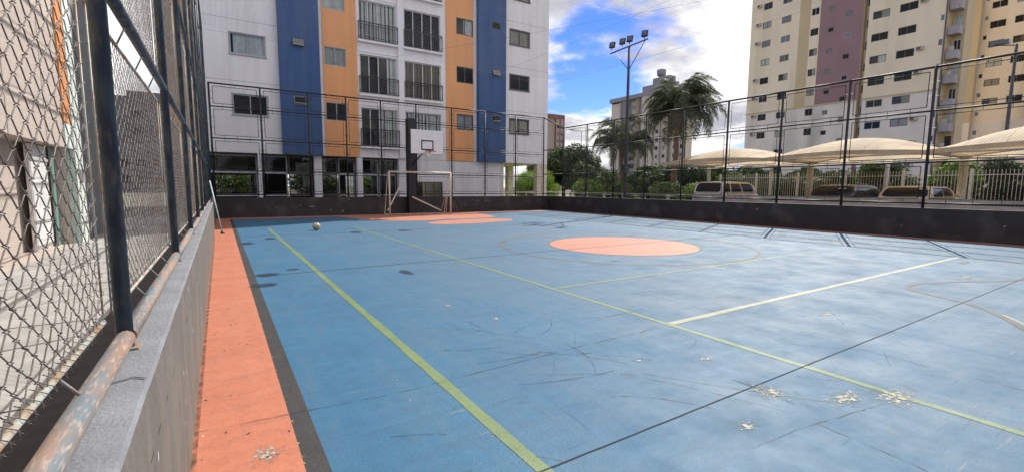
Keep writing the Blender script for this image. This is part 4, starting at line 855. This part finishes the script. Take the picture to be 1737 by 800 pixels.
# ball
mt = bpy.data.materials.new('ball_panels'); mt.use_nodes = True; n = mt.node_tree.nodes; l = mt.node_tree.links; p = n['Principled BSDF']; p.inputs['Roughness'].default_value = 0.45
tcn = n.new('ShaderNodeTexCoord'); vo = n.new('ShaderNodeTexVoronoi'); vo.feature = 'F1'; vo.inputs['Scale'].default_value = 7.5; l.new(tcn.outputs['Object'], vo.inputs['Vector'])
cr = n.new('ShaderNodeValToRGB'); cr.color_ramp.elements[0].color = (0.40, 0.30, 0.13, 1); cr.color_ramp.elements[1].color = (0.46, 0.40, 0.30, 1); cr.color_ramp.elements[1].position = 0.6
sp_ = n.new('ShaderNodeSeparateColor'); l.new(vo.outputs['Color'], sp_.inputs[0]); l.new(sp_.outputs[0], cr.inputs[0]); l.new(cr.outputs[0], p.inputs['Base Color'])
b = MB(); b.sphere((0, 0, 0.112), 0.108, 28, 18); bo = b.build('ball', mt, None, (2.36, 14.5, 0)); tag(bo, 'worn beige ball lying alone on the blue court floor', 'ball')
b = MB()
for ax in range(3):
    pts = []
    for i in range(41):
        a = 6.2832*i/40; q_ = [0.1085*math.cos(a), 0.1085*math.sin(a)]; q_.insert(ax, 0.0); pts.append((q_[0], q_[1], q_[2]+0.112))
    b.tube(pts, 0.0018, 4, 0, False)
b.build('seam', M('ball_seam', (0.08, 0.07, 0.06), 0.7), bo)
# pale pole leaning in the corner
lp = empty('leaning_pole', (0.0, 14.62, 0)); tag(lp, 'pale blue pole with dark foot leaning on the left fence', 'pole')
b = MB(); b.tube([(0.0, 0.0, 0.05), (-0.215, 0.35, 1.42)], 0.016, 10); b.build('shaft', M('pale_blue_paint', (0.44, 0.58, 0.66), 0.5, (0.5, 0.55, 0.55), 6), lp)
b = MB(); b.tube([(0.008, -0.012, 0.0), (0.008, -0.012, 0.02), (-0.003, 0.005, 0.07)], [0.055, 0.05, 0.024], 12); b.build('foot', m_black, lp)

# ================================================================== LIGHT POLES
m_pole = M('pole_grey', (0.035, 0.035, 0.04), 0.5, (0.06, 0.055, 0.05), 4)
m_led = M('floodlight_glass', (0.12, 0.12, 0.13), 0.25)
lpole = empty('floodlight_pole', (16.75, 16.15, 0)); tag(lpole, 'tall dark pole with four floodlights on a crossbar behind the right fence', 'light pole')
b = MB(); b.tube([(0, 0, -.02), (0, 0, 5.0), (0, 0, 7.95)], [0.085, 0.075, 0.06], 14); b.build('mast', m_pole, lpole)
b = MB(); b.tube([(0, -1.12, 8.0), (0, 1.25, 7.9)], 0.035, 8); b.build('crossbar', m_pole, lpole)
for y in (-0.95, 1.02): b = MB(); b.tube([(0, y, 7.96), (0, 0, 6.85)], 0.018, 6); b.build('brace', m_pole, lpole)
for y in (-0.95, -0.05, 0.42, 1.1):
    b = MB(); b.box(-0.17, -0.17, -0.16, -0.06, 0.17, 0.2); b.box(-0.06, -0.12, -0.12, 0.0, 0.12, 0.14); b.box(-0.12, -0.02, -0.28, -0.06, 0.02, -0.14)
    f = b.build('floodlight', m_black, lpole, (0, y, 8.20)); f.rotation_euler = (0.0, R(22), R(28)); f.scale = (0.82,)*3
    b = MB(); b.box(-0.176, -0.12, -0.10, -0.1705, 0.12, 0.14); b.build('lens', m_led, f)
b = MB(); b.box(-0.12, -0.14, 0, 0.12, 0.14, 0.4); b.build('junction_box', m_pole, lpole, (-0.05, 0, 2.0))
sl = empty('street_lamp', (34.3, 6.75, 0)); tag(sl, 'lamp post behind the rightmost carport with a boxy head', 'street lamp')
b = MB(); b.tube([(0, 0, 0), (0, 0, 8.6)], [0.10, 0.06], 10); b.build('mast', m_pole, sl)
b = MB(); b.tube([(0, 0, 8.55), (0, 0.9, 8.75)], 0.03, 6); b.build('arm', m_pole, sl)
b = MB(); b.box(-0.2, 0.25, 8.72, 0.2, 0.95, 8.9); b.build('lamp_head', m_led, sl)
s2 = empty('street_lamp', (35.9, 41.7, 0)); tag(s2, 'distant thin street lamp with two arms above the dark tree', 'street lamp')
b = MB(); b.tube([(0, 0, 0), (0, 0, 7.8)], [0.09, 0.05], 8); b.build('mast', m_alu, s2)
b = MB(); b.tube([(-0.75, 0.6, 7.9), (0, 0, 7.75), (0.75, -0.6, 7.9)], 0.04, 6); b.box(-1.2, 0.5, 7.86, -0.6, 0.72, 7.98); b.box(0.6, -0.72, 7.86, 1.2, -0.5, 7.98); b.build('lamp_head', m_alu, s2)

# ================================================================== PARKING: barrier, bar fence, carports, cars
m_slabc = M('barrier_concrete', (0.44, 0.41, 0.36), 0.85, (0.36, 0.335, 0.30), 3, dirt=(0.24, 0.22, 0.2), dscale=1.2, stretch=(1, 1, 3))
br = empty('concrete_barrier', (20.0, 8.0, 0)); tag(br, 'grey concrete plank barrier before the parked cars', 'barrier')
yk = [-4.0+2.3*k for k in range(9)]
for i in range(8):
    y0_, y1_ = yk[i]-8+0.05, yk[i+1]-8-0.05
    for j, (z0_, z1_) in enumerate(((0.04, 0.30), (0.325, 0.60), (0.62, 0.80), (0.825, 0.985))):
        b = MB(); b.box(-0.04+0.006*j, y0_, z0_, 0.04, y1_, z1_); b.build('plank', m_slabc, br)
for y in yk: b = MB(); b.box(-0.055, y-8-0.05, -0.02, 0.055, y-8+0.05, 0.97); b.build('post', m_slabc, br)
rr_ = empty('guard_rail', (20.0, 20.0, 0)); tag(rr_, 'cream double guard rail on short posts before the bushes', 'guard rail')
for k in range(9):
    y = 14.6+1.6*k-20; b = MB(); b.box(-0.06, y-0.06, -0.02, 0.06, y+0.06, 0.93); b.build('post', m_slabc, rr_)
for z in (0.94, 0.62): b = MB(); b.box(-0.045, 14.5-20, z, 0.045, 27.6-20, z+(0.05 if z > 0.9 else 0.04)); b.build('rail', M('rail_cream', (0.62, 0.58, 0.50), 0.7), rr_)
b = MB(); b.box(0, -0.045, 0.94, -3.0, 0.045, 0.99); b.build('rail', MATS['rail_cream'], rr_, (0, 7.6, 0))
r3 = empty('guard_rail', (15.0, 26.6, 0)); tag(r3, 'short cream rail across the open passage under the apartment block', 'guard rail')
b = MB(); b.box(0, -0.04, 0.9, 4.6, 0.04, 0.97); b.build('rail', MATS['rail_cream'], r3)
for x in (0.05, 1.5, 3.0, 4.5): b = MB(); b.box(x-0.04, -0.035, -.04, x+0.04, 0.035, 0.899); b.build('post', MATS['rail_cream'], r3)
# white bar fence
m_fw = M('fence_offwhite', (0.66, 0.61, 0.53), 0.6, (0.55, 0.5, 0.43), 7)
bfn = empty('bar_fence', (29.0, 11.0, 0)); tag(bfn, 'off-white vertical bar fence behind the parked cars', 'fence')
b = MB(); b.box(-0.009, -0.009, 0.12, 0.009, 0.009, 2.2); bm_bar = b.mesh('bar', m_fw)
for k in range(118): place(bm_bar, 'bar', bfn, (0, 4.2+k*0.125-11, 0))
for k in range(7): b = MB(); b.box(-0.05, -0.05, 0, 0.05, 0.05, 2.25); b.build('post', m_fw, bfn, (0, 4.16+k*2.5-11, 0))
for z in (0.28, 1.95): b = MB(); b.box(0.013, 4.1-11, z, 0.04, 19.0-11, z+0.035); b.build('rail', m_fw, bfn)
b = MB(); b.box(0.2, -6, -.05, 0.5, 4.0-11, 2.9); 
bw = empty('boundary_wall', (29.0, 1.0, 0)); tag(bw, 'plain white wall at the right end of the bar fence', 'wall')
b = MB(); b.box(0, -6, -.05, 0.25, 3.2, 3.1); b.build('wall_face', m_twh, bw)
# carports
def canopy_mat():
    mt = M('canopy_fabric', (0.82, 0.71, 0.53), 0.75, (0.77, 0.66, 0.49), 1.2, dirt=(0.55, 0.45, 0.33), dscale=0.9, dlo=0.5, dhi=0.85, transl=0.52); return mt
m_can = canopy_mat(); m_tubew = M('tube_offwhite', (0.55, 0.53, 0.48), 0.5)
def carport(yc, half, label, rise=0.68, x0=21.6, x1=26.6, eave=2.72):
    t = empty('carport', ((x0+x1)/2, yc, 0)); tag(t, label, 'carport', 'carports over the parked cars')
    wx = (x1-x0)/2
    def surf(u, v, dz=0.0):
        a, c = 2*u-1, 2*v-1
        z = eave + rise*(1-abs(a)**2.1)*(1-0.86*abs(c)**2.2) + 0.05*(1-abs(a))
        pin = 1-0.06*(1-a*a)                                 # edges curve inwards between the corners
        return (c*wx*pin, a*half*(1-0.05*(1-c*c)*0), z+dz)
    b = MB(); b.grid(lambda u, v: surf(u, v), 36, 16); b.grid(lambda u, v: surf(u, v, -0.012), 36, 16); b.build('membrane', m_can, t)
    for v, sg in ((0, -1), (1, 1)):
        b = MB(); b.grid(lambda u, w_: (surf(u, v)[0]+sg*0.004, surf(u, v)[1], surf(u, v)[2]-0.17*w_-0.02*abs(math.sin(u*22))*w_), 36, 1)
        b.build('valance', m_can, t)
    for u_ in (0.17, 0.34, 0.5, 0.66, 0.83):
        b = MB(); b.tube([Vector(surf(u_, i/16, 0.004)) for i in range(17)], 0.004, 5); b.build('seam', M('canopy_seam', (0.62, 0.52, 0.38), 0.8), t)
    b = MB()
    for v in (0.03, 0.5, 0.97): b.tube([Vector(surf(i/18, v, -0.05)) for i in range(19)], 0.03, 8)
    for a in (0.02, 0.98): b.tube([(-wx, (2*a-1)*half, eave-0.10), (wx, (2*a-1)*half, eave-0.10)], 0.035, 8)
    for c in (-1, 1): b.tube([(c*wx*0.97, -half, eave-0.12), (c*wx*0.97, half, eave-0.12)], 0.03, 8)
    b.build('frame', m_tubew, t)
    for a in (-1, 1):
        b = MB(); b.tube([(wx*0.75, a*half*0.97, -0.02), (wx*0.75, a*half*0.97, eave-0.12)], 0.09, 12); b.build('column', m_tubew, t)
    return t
carport(15.05, 3.0, 'leftmost cream fabric carport over the white car')
carport(9.15, 2.95, 'middle cream fabric carport over black and beige cars', 0.74)
carport(3.3, 2.95, 'rightmost cream fabric carport cut by the photo edge', 0.82)
carport(12.6, 3.0, 'rear cream carport showing behind the middle canopy', 0.8, 27.0, 28.8, 2.75)

m_tyre = M('tyre', (0.015, 0.015, 0.015), 0.85); m_rim = M('wheel_rim', (0.45, 0.45, 0.46), 0.35, metal=0.8)
m_cgl = glass('car_glass', (0.012, 0.012, 0.013), 0.1, 0.02, 1.45)
def paint(name, c):
    mt = M(name, c, 0.32, tuple(x*0.95 for x in c), 3); p = mt.node_tree.nodes['Principled BSDF']; p.inputs['Coat Weight'].default_value = 0.6; p.inputs['Coat Roughness'].default_value = 0.06; return mt
def car(loc, label, pnt, Ln, Wd, Ht, belt, cab, style, roofrack=False):
    """nose towards local +X (rear bumper at x=0). cab: x of tail-bottom, tail-top, screen-top, screen-bottom"""
    t = empty('parked_car', loc); tag(t, label, 'car', 'cars parked under the carports')
    hw = Wd/2; xb0, xt0, xt1, xb1 = cab
    # lower body: loft of rounded sections along the length
    prof = [(0.0, 0.86, 0.36, belt-0.22), (0.06, 0.95, 0.28, belt-0.06 if style != 'sedan' else belt-0.08), (0.35, 1.0, 0.22, belt-0.01), (Ln*0.3, 1.0, 0.2, belt), (Ln*0.6, 1.0, 0.2, belt-0.01), (xb1, 1.0, 0.2, belt-0.04), (Ln-0.55, 0.98, 0.22, belt-0.16), (Ln-0.15, 0.90, 0.26, belt-0.28), (Ln, 0.78, 0.34, belt-0.42)]
    b = MB(); rings = []
    for (x, wf, z0, z1) in prof:
        w_ = hw*wf; r0 = 0.10; rings.append([(x, -w_+r0, z0), (x, -w_, z0+r0*1.4), (x, -w_, z0+(z1-z0)*0.5), (x, -w_+0.02, z1-0.10), (x, -w_+0.09, z1-0.01), (x, -w_+0.25, z1+0.005), (x, w_-0.25, z1+0.005), (x, w_-0.09, z1-0.01), (x, w_-0.02, z1-0.10), (x, w_, z0+(z1-z0)*0.5), (x, w_, z0+r0*1.4), (x, w_-r0, z0)])
    base = 0; nr = len(rings[0])
    for rg in rings: b.v += rg
    for k in range(len(rings)-1):
        for j in range(nr):
            a0 = k*nr+j; a1 = k*nr+(j+1) % nr; b.f.append((a0, a1, a1+nr, a0+nr)); b.mi.append(0); b.sm.append(True)
    b.f.append(tuple(range(nr))); b.mi.append(0); b.sm.append(False); b.f.append(tuple(len(rings)*nr-1-j for j in range(nr))); b.mi.append(0); b.sm.append(False)
    body = b.build('body', pnt, t)
    # cabin: curved sides that roll over into a crowned roof
    wb, wt = hw*0.95, hw*0.70; zb, zt = belt-0.02, Ht-0.035
    B = [Vector(p_) for p_ in ((xb0, -wb, zb), (xb1, -wb, zb), (xb1, wb, zb), (xb0, wb, zb))]; T = [Vector(p_) for p_ in ((xt0, -wt, zt), (xt1, -wt, zt), (xt1, wt, zt), (xt0, wt, zt))]
    def S(k, u, v, off=0.0):
        tv = v**1.55; e0 = B[k].lerp(B[(k+1) % 4], u); e1 = T[k].lerp(T[(k+1) % 4], u); p_ = e0.lerp(e1, tv); p_.z = zb+(zt-zb)*(1-(1-v)**1.75)
        out = (B[(k+1) % 4]-B[k]).cross(Vector((0, 0, 1))).normalized(); bow = 0.05*math.sin(math.pi*u) if k in (1, 3) else 0.015*math.sin(math.pi*u)
        return p_+out*(bow*(1-v)+off)+Vector((0, 0, off*0.5))
    b = MB()
    for k in range(4): b.grid(lambda u, v: S(k, u, v), 10, 10)
    b.grid(lambda u, v: (xt0+(xt1-xt0)*u, -wt+2*wt*v, zt+0.035*math.sin(math.pi*u)**0.6*math.sin(math.pi*v)**0.6), 10, 10); cab_o = b.build('cabin', pnt, t)
    def face(k, u0, u1, v0, v1, name, mat, off=0.008):
        m_ = MB(); sk = 0.5*(u1-u0) if False else 0.0
        def rc(u, v):                                    # rounded corners
            r_ = 0.12; du = max(0, r_-min(u, 1-u)); dv = max(0, r_-min(v, 1-v)); 
            if du > 0 and dv > 0:
                d_ = math.hypot(du, dv)
                if d_ > r_: du2, dv2 = du*r_/d_, dv*r_/d_; u += (du-du2)*(1 if u < 0.5 else -1); v += (dv-dv2)*(1 if v < 0.5 else -1)
            return u, v
        def P(u, v): u, v = rc(u, v); return S(k, u0+(u1-u0)*u, v0+(v1-v0)*v, off)
        m_.grid(P, 16, 10); return m_.build(name, mat, t)
    face(3, 0.06, 0.94, 0.04, 0.74, 'rear_window', m_cgl); face(1, 0.05, 0.95, 0.04, 0.78, 'windscreen', m_cgl)
    cuts = ((0.05, 0.22), (0.25, 0.55), (0.58, 0.93)) if style != 'sedan' else ((0.10, 0.46), (0.50, 0.90))
    for (u0, u1) in cuts: face(0, u0, u1, 0.05, 0.66, 'side_window', m_cgl); face(2, 1-u1, 1-u0, 0.05, 0.66, 'side_window', m_cgl)
    m_tl = M('tail_lamp', (0.35, 0.012, 0.012), 0.25); m_hl = M('head_lamp', (0.6, 0.6, 0.6), 0.15)
    for s_ in (-1, 1):
        b = MB(); z1 = belt-0.10; b.box(-0.012, s_*(hw*0.84)-0.11, z1-0.24, 0.14, s_*(hw*0.84)+0.11, z1); bevel(b.build('tail_lamp', m_tl, t), 0.03, 3)
        b = MB(); b.box(Ln-0.25, s_*(hw*0.68)-0.14, belt-0.44, Ln-0.04, s_*(hw*0.68)+0.14, belt-0.30); bevel(b.build('head_lamp', m_hl, t), 0.03, 3)
        b = MB(); b.box(xb1-0.45, s_*(hw+0.02), belt+0.0, xb1-0.30, s_*(hw+0.18), belt+0.13); bevel(b.build('door_mirror', pnt, t), 0.03, 3)
        for x in (0.78, Ln-0.85):
            b = MB(); pts = [(0, s_*0.0, 0), (0, s_*0.2, 0)]; b.tube([(x, s_*(hw-0.20), 0.32), (x, s_*(hw+0.005), 0.32)], 0.32, 22); wo = b.build('wheel', m_tyre, t)
            b = MB(); b.tube([(x, s_*(hw-0.02), 0.32), (x, s_*(hw+0.012), 0.32)], 0.20, 16); b.build('rim', m_rim, wo)
        if roofrack: b = MB(); b.tube([(xt0+0.1, s_*wt*0.9, Ht-0.03), (xt0+0.25, s_*wt*0.9, Ht+0.04), (xt1-0.2, s_*wt*0.9, Ht+0.04), (xt1, s_*wt*0.9, Ht-0.03)], 0.018, 6); b.build('roof_rail', m_black, t)
    b = MB(); b.box(-0.05, -hw*0.86, 0.30, 0.1, hw*0.86, 0.52); bevel(b.build('rear_bumper', M('bumper_dark', (0.03, 0.03, 0.03), 0.6), t), 0.03, 3)
    b = MB(); b.box(-0.028, -0.22, 0.62, -0.001, 0.22, 0.74); b.build('number_plate', M('plate_grey', (0.55, 0.55, 0.55), 0.5), t)
    return t
car((22.2, 15.45, -0.012), 'pearl white tall car with black rear window and roof rails', paint('paint_white', (0.80, 0.77, 0.73)), 4.3, 1.82, 1.68, 1.08, (0.10, 0.42, 2.55, 3.25), 'suv', True)
car((22.2, 9.65, -0.012), 'black sedan seen from behind beside the beige car', paint('paint_black', (0.02, 0.016, 0.014)), 4.4, 1.8, 1.52, 1.02, (0.55, 1.15, 2.55, 3.35), 'sedan')
car((22.3, 7.12, -0.012), 'beige metallic sedan, rightmost of the parked cars', paint('paint_beige', (0.62, 0.53, 0.42)), 4.3, 1.75, 1.46, 1.0, (0.50, 1.10, 2.5, 3.3), 'sedan')

# ================================================================== VEGETATION
def leafmat(name, c, c2, sc_=1.2): return M(name, c, 0.6, c2, sc_, lo=0.35, hi=0.65, island=0.5, transl=0.45, spec=0.3)
m_lf_dark = leafmat('leaf_dark', (0.030, 0.055, 0.016), (0.055, 0.085, 0.022)); m_lf_mid = leafmat('leaf_mid', (0.055, 0.10, 0.022), (0.09, 0.13, 0.035))
m_lf_lite = leafmat('leaf_bright', (0.13, 0.21, 0.03), (0.17, 0.25, 0.045)); m_lf_pale = leafmat('leaf_pale', (0.15, 0.19, 0.07), (0.10, 0.15, 0.04)); m_lf_palm = leafmat('leaf_palm', (0.065, 0.082, 0.04), (0.10, 0.115, 0.062), 0.8)
m_bark = M('bark', (0.11, 0.075, 0.05), 0.9, (0.07, 0.05, 0.035), 9, bump=0.6, bscale=25, stretch=(1, 1, 0.4)); m_pbark = M('palm_bark', (0.20, 0.12, 0.07), 0.9, (0.12, 0.08, 0.05), 6, bump=0.6, bscale=14, stretch=(0.4, 0.4, 2))
def crown(lobes, n, size, seed, aspect=0.55, droop=0.0):
    q = random.Random(seed); b = MB(); tot = sum(r**2 for *_, r in lobes)
    for (x, y, z, r) in lobes:
        for k in range(int(n*r*r/tot)):
            d = Vector((q.gauss(0, 1), q.gauss(0, 1), q.gauss(0, 1))).normalized(); rr = r*(0.45+0.6*q.random()**0.45)*(1+0.22*math.sin(d.x*5+x*3)*math.sin(d.y*6+y)*math.sin(d.z*5+1))
            p = Vector((x, y, z))+Vector((d.x, d.y, d.z*0.85))*rr
            if p.z < 0.05: continue
            s_ = size*q.uniform(0.6, 1.3); nrm = (d+Vector((q.uniform(-1, 1), q.uniform(-1, 1), q.uniform(-0.3, 1.0)))*0.9).normalized()
            t = nrm.orthogonal().normalized(); t = Matrix.Rotation(q.uniform(0, 6.28), 3, nrm) @ t
            if droop: t = (t*(1-droop)+Vector((0, 0, -1))*droop).normalized()
            bt = nrm.cross(t).normalized()*aspect
            b.quad(p-t*s_, p+bt*s_*0.5, p+t*s_, p-bt*s_*0.5)
    return b
def tree(name, label, loc, lobes, n, size, mat, seed, trunk=None, group=None, aspect=0.55, droop=0.0, cat='tree'):
    t = empty(name, loc); tag(t, label, cat, group); crown(lobes, n, size, seed, aspect, droop).build('crown', mat, t)
    q = random.Random(seed); b = MB(); r0, h0 = trunk or (0.06, lobes[0][2])
    if True:
        b.tube([(0, 0, -.05), (0.03, 0.02, h0*0.5), (lobes[0][0]*0.3, lobes[0][1]*0.3, h0)], [r0, r0*0.8, r0*0.6], 9)
        for (x, y, z, r) in lobes[:7]: b.tube([(lobes[0][0]*.15, lobes[0][1]*.15, h0*0.6), (x*0.5, y*0.5, (h0*0.6+z)/2), (x, y, z)], [r0*0.5, r0*0.35, r0*0.12], 6)
    b.build('trunk', m_bark, t); return t
def lob(n, rx, ry, z0, z1, r0, r1, seed):
    q = random.Random(seed); out = []
    for k in range(n):
        a = q.uniform(0, 6.28); d = q.random()**0.5; z = q.uniform(z0, z1); sh = 1-0.35*((z-z0)/(z1-z0+1e-6)); out.append((rx*d*math.cos(a)*sh, ry*d*math.sin(a)*sh, z, q.uniform(r0, r1)))
    return out
tree('weeping_tree', 'bright green feathery round tree seen under the apartment block', (22.2, 31.4, 0), lob(11, 1.75, 1.4, 0.8, 2.1, 0.7, 1.05, 1), 18000, 0.13, m_lf_lite, 1, (0.12, 1.3), None, 0.28, 0.65)
tree('broad_tree', 'large dark green tree right of the apartment block', (29.0, 36.2, 0), lob(22, 3.4, 3.0, 1.2, 4.6, 0.9, 1.5, 2), 26000, 0.20, m_lf_dark, 2, (0.22, 2.0))
tree('broad_tree', 'smaller mid green tree sloping down beside the large dark tree', (31.5, 33.3, 0), lob(12, 2.2, 2.0, 0.8, 2.6, 0.7, 1.1, 3), 12000, 0.18, m_lf_mid, 3, (0.15, 1.2))
bl = 'bushes between guard rail and palms'
for k, (x, y, n_, rx, z1, mt, lab) in enumerate(((21.7, 24.4, 7, 0.9, 1.35, m_lf_lite, 'light green bush behind the guard rail left of the first palm'), (23.0, 22.4, 7, 0.9, 1.2, m_lf_pale, 'pale leafy bush at the foot of the first palm'), (25.0, 20.6, 7, 1.1, 1.25, m_lf_pale, 'pale bush between the two palm trunks'),
                                     (27.5, 24.5, 10, 1.9, 2.6, m_lf_mid, 'mid green shrub mass behind the first palm'), (29.5, 22.2, 10, 2.0, 2.5, m_lf_dark, 'dark green shrub behind the second palm'), (26.2, 18.6, 6, 0.9, 1.3, m_lf_lite, 'yellow green bush left of the white car'), (31.0, 27.5, 10, 2.2, 2.9, m_lf_dark, 'dark shrub far behind the first palm'))):
    tree('bush', lab, (x, y, 0), lob(n_, rx, rx, 0.35, z1, 0.45, 0.8, 20+k), 4200 if z1 < 2 else 9500, 0.11 if z1 < 2 else 0.17, mt, 20+k, (0.05, 0.5), bl, cat='bush')
tree('bush', 'grey green bush behind the white car under the left carport', (29.8, 19.2, 0), lob(8, 1.0, 1.2, 0.8, 2.1, 0.5, 0.8, 40), 3500, 0.13, m_lf_mid, 40, (0.07, 0.8), 'greenery behind the bar fence', cat='bush')
for k, (y, z1, mt, lab) in enumerate(((12.8, 1.9, m_lf_dark, 'dark hedge bush behind the bar fence left of the black car'), (10.2, 2.3, m_lf_mid, 'leafy bush behind the bar fence above the black car'), (7.9, 2.3, m_lf_lite, 'bright bush behind the bar fence above the beige car'), (5.6, 2.4, m_lf_dark, 'tall dark bush behind the right end of the bar fence'), (14.9, 1.6, m_lf_dark, 'low dark bush behind the bar fence right of the white car'))):
    tree('bush', lab, (30.2, y, 0), lob(12, 0.8, 1.25, 0.5, z1, 0.5, 0.8, 50+k), 7000, 0.14, mt, 50+k, (0.07, 0.8), 'greenery behind the bar fence', cat='bush')
for k, (x, y) in enumerate(((44, 31), (47, 27), (42, 36), (50, 23), (40, 30))):
    tree('broad_tree', ('mid green tree far behind the white car', 'grey green tree in the gap beyond the left carport', 'tree filling the background behind both palms', 'far tree left of the cream tower base', 'dark tree in the distance between the palms')[k], (x, y, 0), lob(10, 2.4, 2.4, 1.0, 3.0, 0.9, 1.4, 70+k), 7500, 0.26, (m_lf_mid, m_lf_pale, m_lf_dark)[k % 3], 70+k, (0.18, 1.5), 'background trees')

def frond_mesh(seed, ln, up_, nleaf=62):
    """feather palm leaf: rachis arching out along +X with hanging leaflets"""
    q = random.Random(seed); b = MB(); pts = []
    for i in range(15):
        s_ = i/14; x = ln*(math.sin(s_*1.45)/math.sin(1.45))*0.86; z = ln*(up_*math.sin(s_*math.pi*0.62) - 0.62*s_**2.3); pts.append(Vector((x, 0.05*math.sin(s_*3+seed), z)))
    b.tube(pts, [0.035*(1-0.85*i/14) for i in range(15)], 5)
    for k in range(nleaf):
        s_ = 0.16+0.82*k/nleaf; f = s_*14; i = min(int(f), 13); p = pts[i].lerp(pts[i+1], f-i); tg = (pts[i+1]-pts[i]).normalized()
        for sd in (-1, 1):
            L_ = ln*0.27*(math.sin(math.pi*min(1, s_*0.93+0.07))**0.6+0.08)*q.uniform(0.8, 1.15); side = Vector((0, sd, 0))
            d0 = (tg*0.6+side*q.uniform(0.55, 1.0)+Vector((0, 0, q.uniform(-0.35, 0.45)))).normalized(); d1 = (d0*0.55+Vector((0, 0, -1))*q.uniform(0.5, 1.1)).normalized()
            m1 = p+d0*L_*0.45; e = m1+d1*L_*0.6; wv = tg*0.028
            b.quad(p-wv*0.6, p+wv*0.6, m1+wv, m1-wv); b.poly([m1-wv, m1+wv, e])
    return b.mesh('frond', [m_lf_palm])
fm_ = [frond_mesh(k, 2.9+0.25*(k % 3), (0.16, 0.42, 0.62, 0.30)[k % 4]) for k in range(6)]
def palm(label, loc, h, n, seed, sc_, wind):
    t = empty('palm_tree', loc); tag(t, label, 'palm tree', 'palm trees behind the right fence'); q = random.Random(seed); b = MB()
    b.tube([(0.04*math.sin(i*0.8), 0.03*math.cos(i), h*i/14-0.05) for i in range(15)], [0.20-0.05*i/14+0.012*(i % 2) for i in range(15)], 12); b.build('trunk', m_pbark, t)
    b = MB()
    for k in range(16):
        a = q.uniform(0, 6.28); r = q.uniform(0.35, 0.75); zt_ = q.uniform(0.7, 1.5); b.tube([(0.1*math.cos(a), 0.1*math.sin(a), h-0.35), (r*0.4*math.cos(a), r*0.4*math.sin(a), h+zt_*0.5), (r*math.cos(a), r*math.sin(a), h+zt_)], [0.06, 0.04, 0.02], 5)
    b.build('leaf_sheaths', m_pbark, t)
    for k in range(n):
        a = 6.2832*k/n*2.4+q.uniform(-.3, .3); o = place(fm_[q.randrange(6)], 'frond', t, (0.15*math.cos(a), 0.15*math.sin(a), h+0.7*q.random()+0.3)); el = q.uniform(-0.5, 1.1)
        sf = sc_*q.uniform(.85, 1.1)
        if wind and math.cos(a)*0.845-math.sin(a)*0.535 < -0.45: sf *= 0.75; el = abs(el)*0.6+0.25
        o.rotation_euler = (q.uniform(-.3, .3), -el*0.9, a); o.scale = (sf,)*3
    return t
palm('shorter palm with drooping dark crown before the banded tower', (25.7, 25.2, 0), 3.7, 44, 5, 0.78, 0.0)
palm('taller palm with wind-swept crown left of the carports', (25.9, 20.5, 0), 5.5, 68, 6, 0.95, -0.6)

h2 = hoop((7.75, -6.2, 0), math.pi, 'second black basketball stand, mirrored in the apartment block ground floor glass')
for k, (x, y) in enumerate(((2, -13), (8, -14), (14, -13), (-4, -14))):
    tree('broad_tree', ('mid green tree behind the near end wall, mirrored left of centre', 'dark tree behind the near hoop, only mirrored in the glass', 'mid green tree behind the near right corner, mirrored only', 'dark tree behind the near left corner, mirrored only')[k], (x, y, 0), lob(12, 2.4, 2.0, 1.0, 4.5, 0.9, 1.4, 90+k), 5000, 0.24, (m_lf_mid, m_lf_dark)[k % 2], 90+k, (0.18, 1.5), 'trees mirrored in the hall glass')

for k, (x, y) in enumerate(((1.5, 41.5), (7.0, 42.5), (12.5, 41.0), (17.0, 43.0))):
    tree('bush', ('green bush glimpsed through the hall at the far left', 'leafy bush glimpsed through the hall between the pillars', 'bush glimpsed through the small window behind the goal', 'bush at the far end of the open passage')[k], (x, y, 0), lob(10, 2.2, 1.0, 0.6, 2.0, 0.7, 1.1, 120+k), 4200, 0.18, (m_lf_lite, m_lf_mid)[k % 2], 120+k, (0.08, 0.8), 'bushes behind the apartment block', cat='bush')
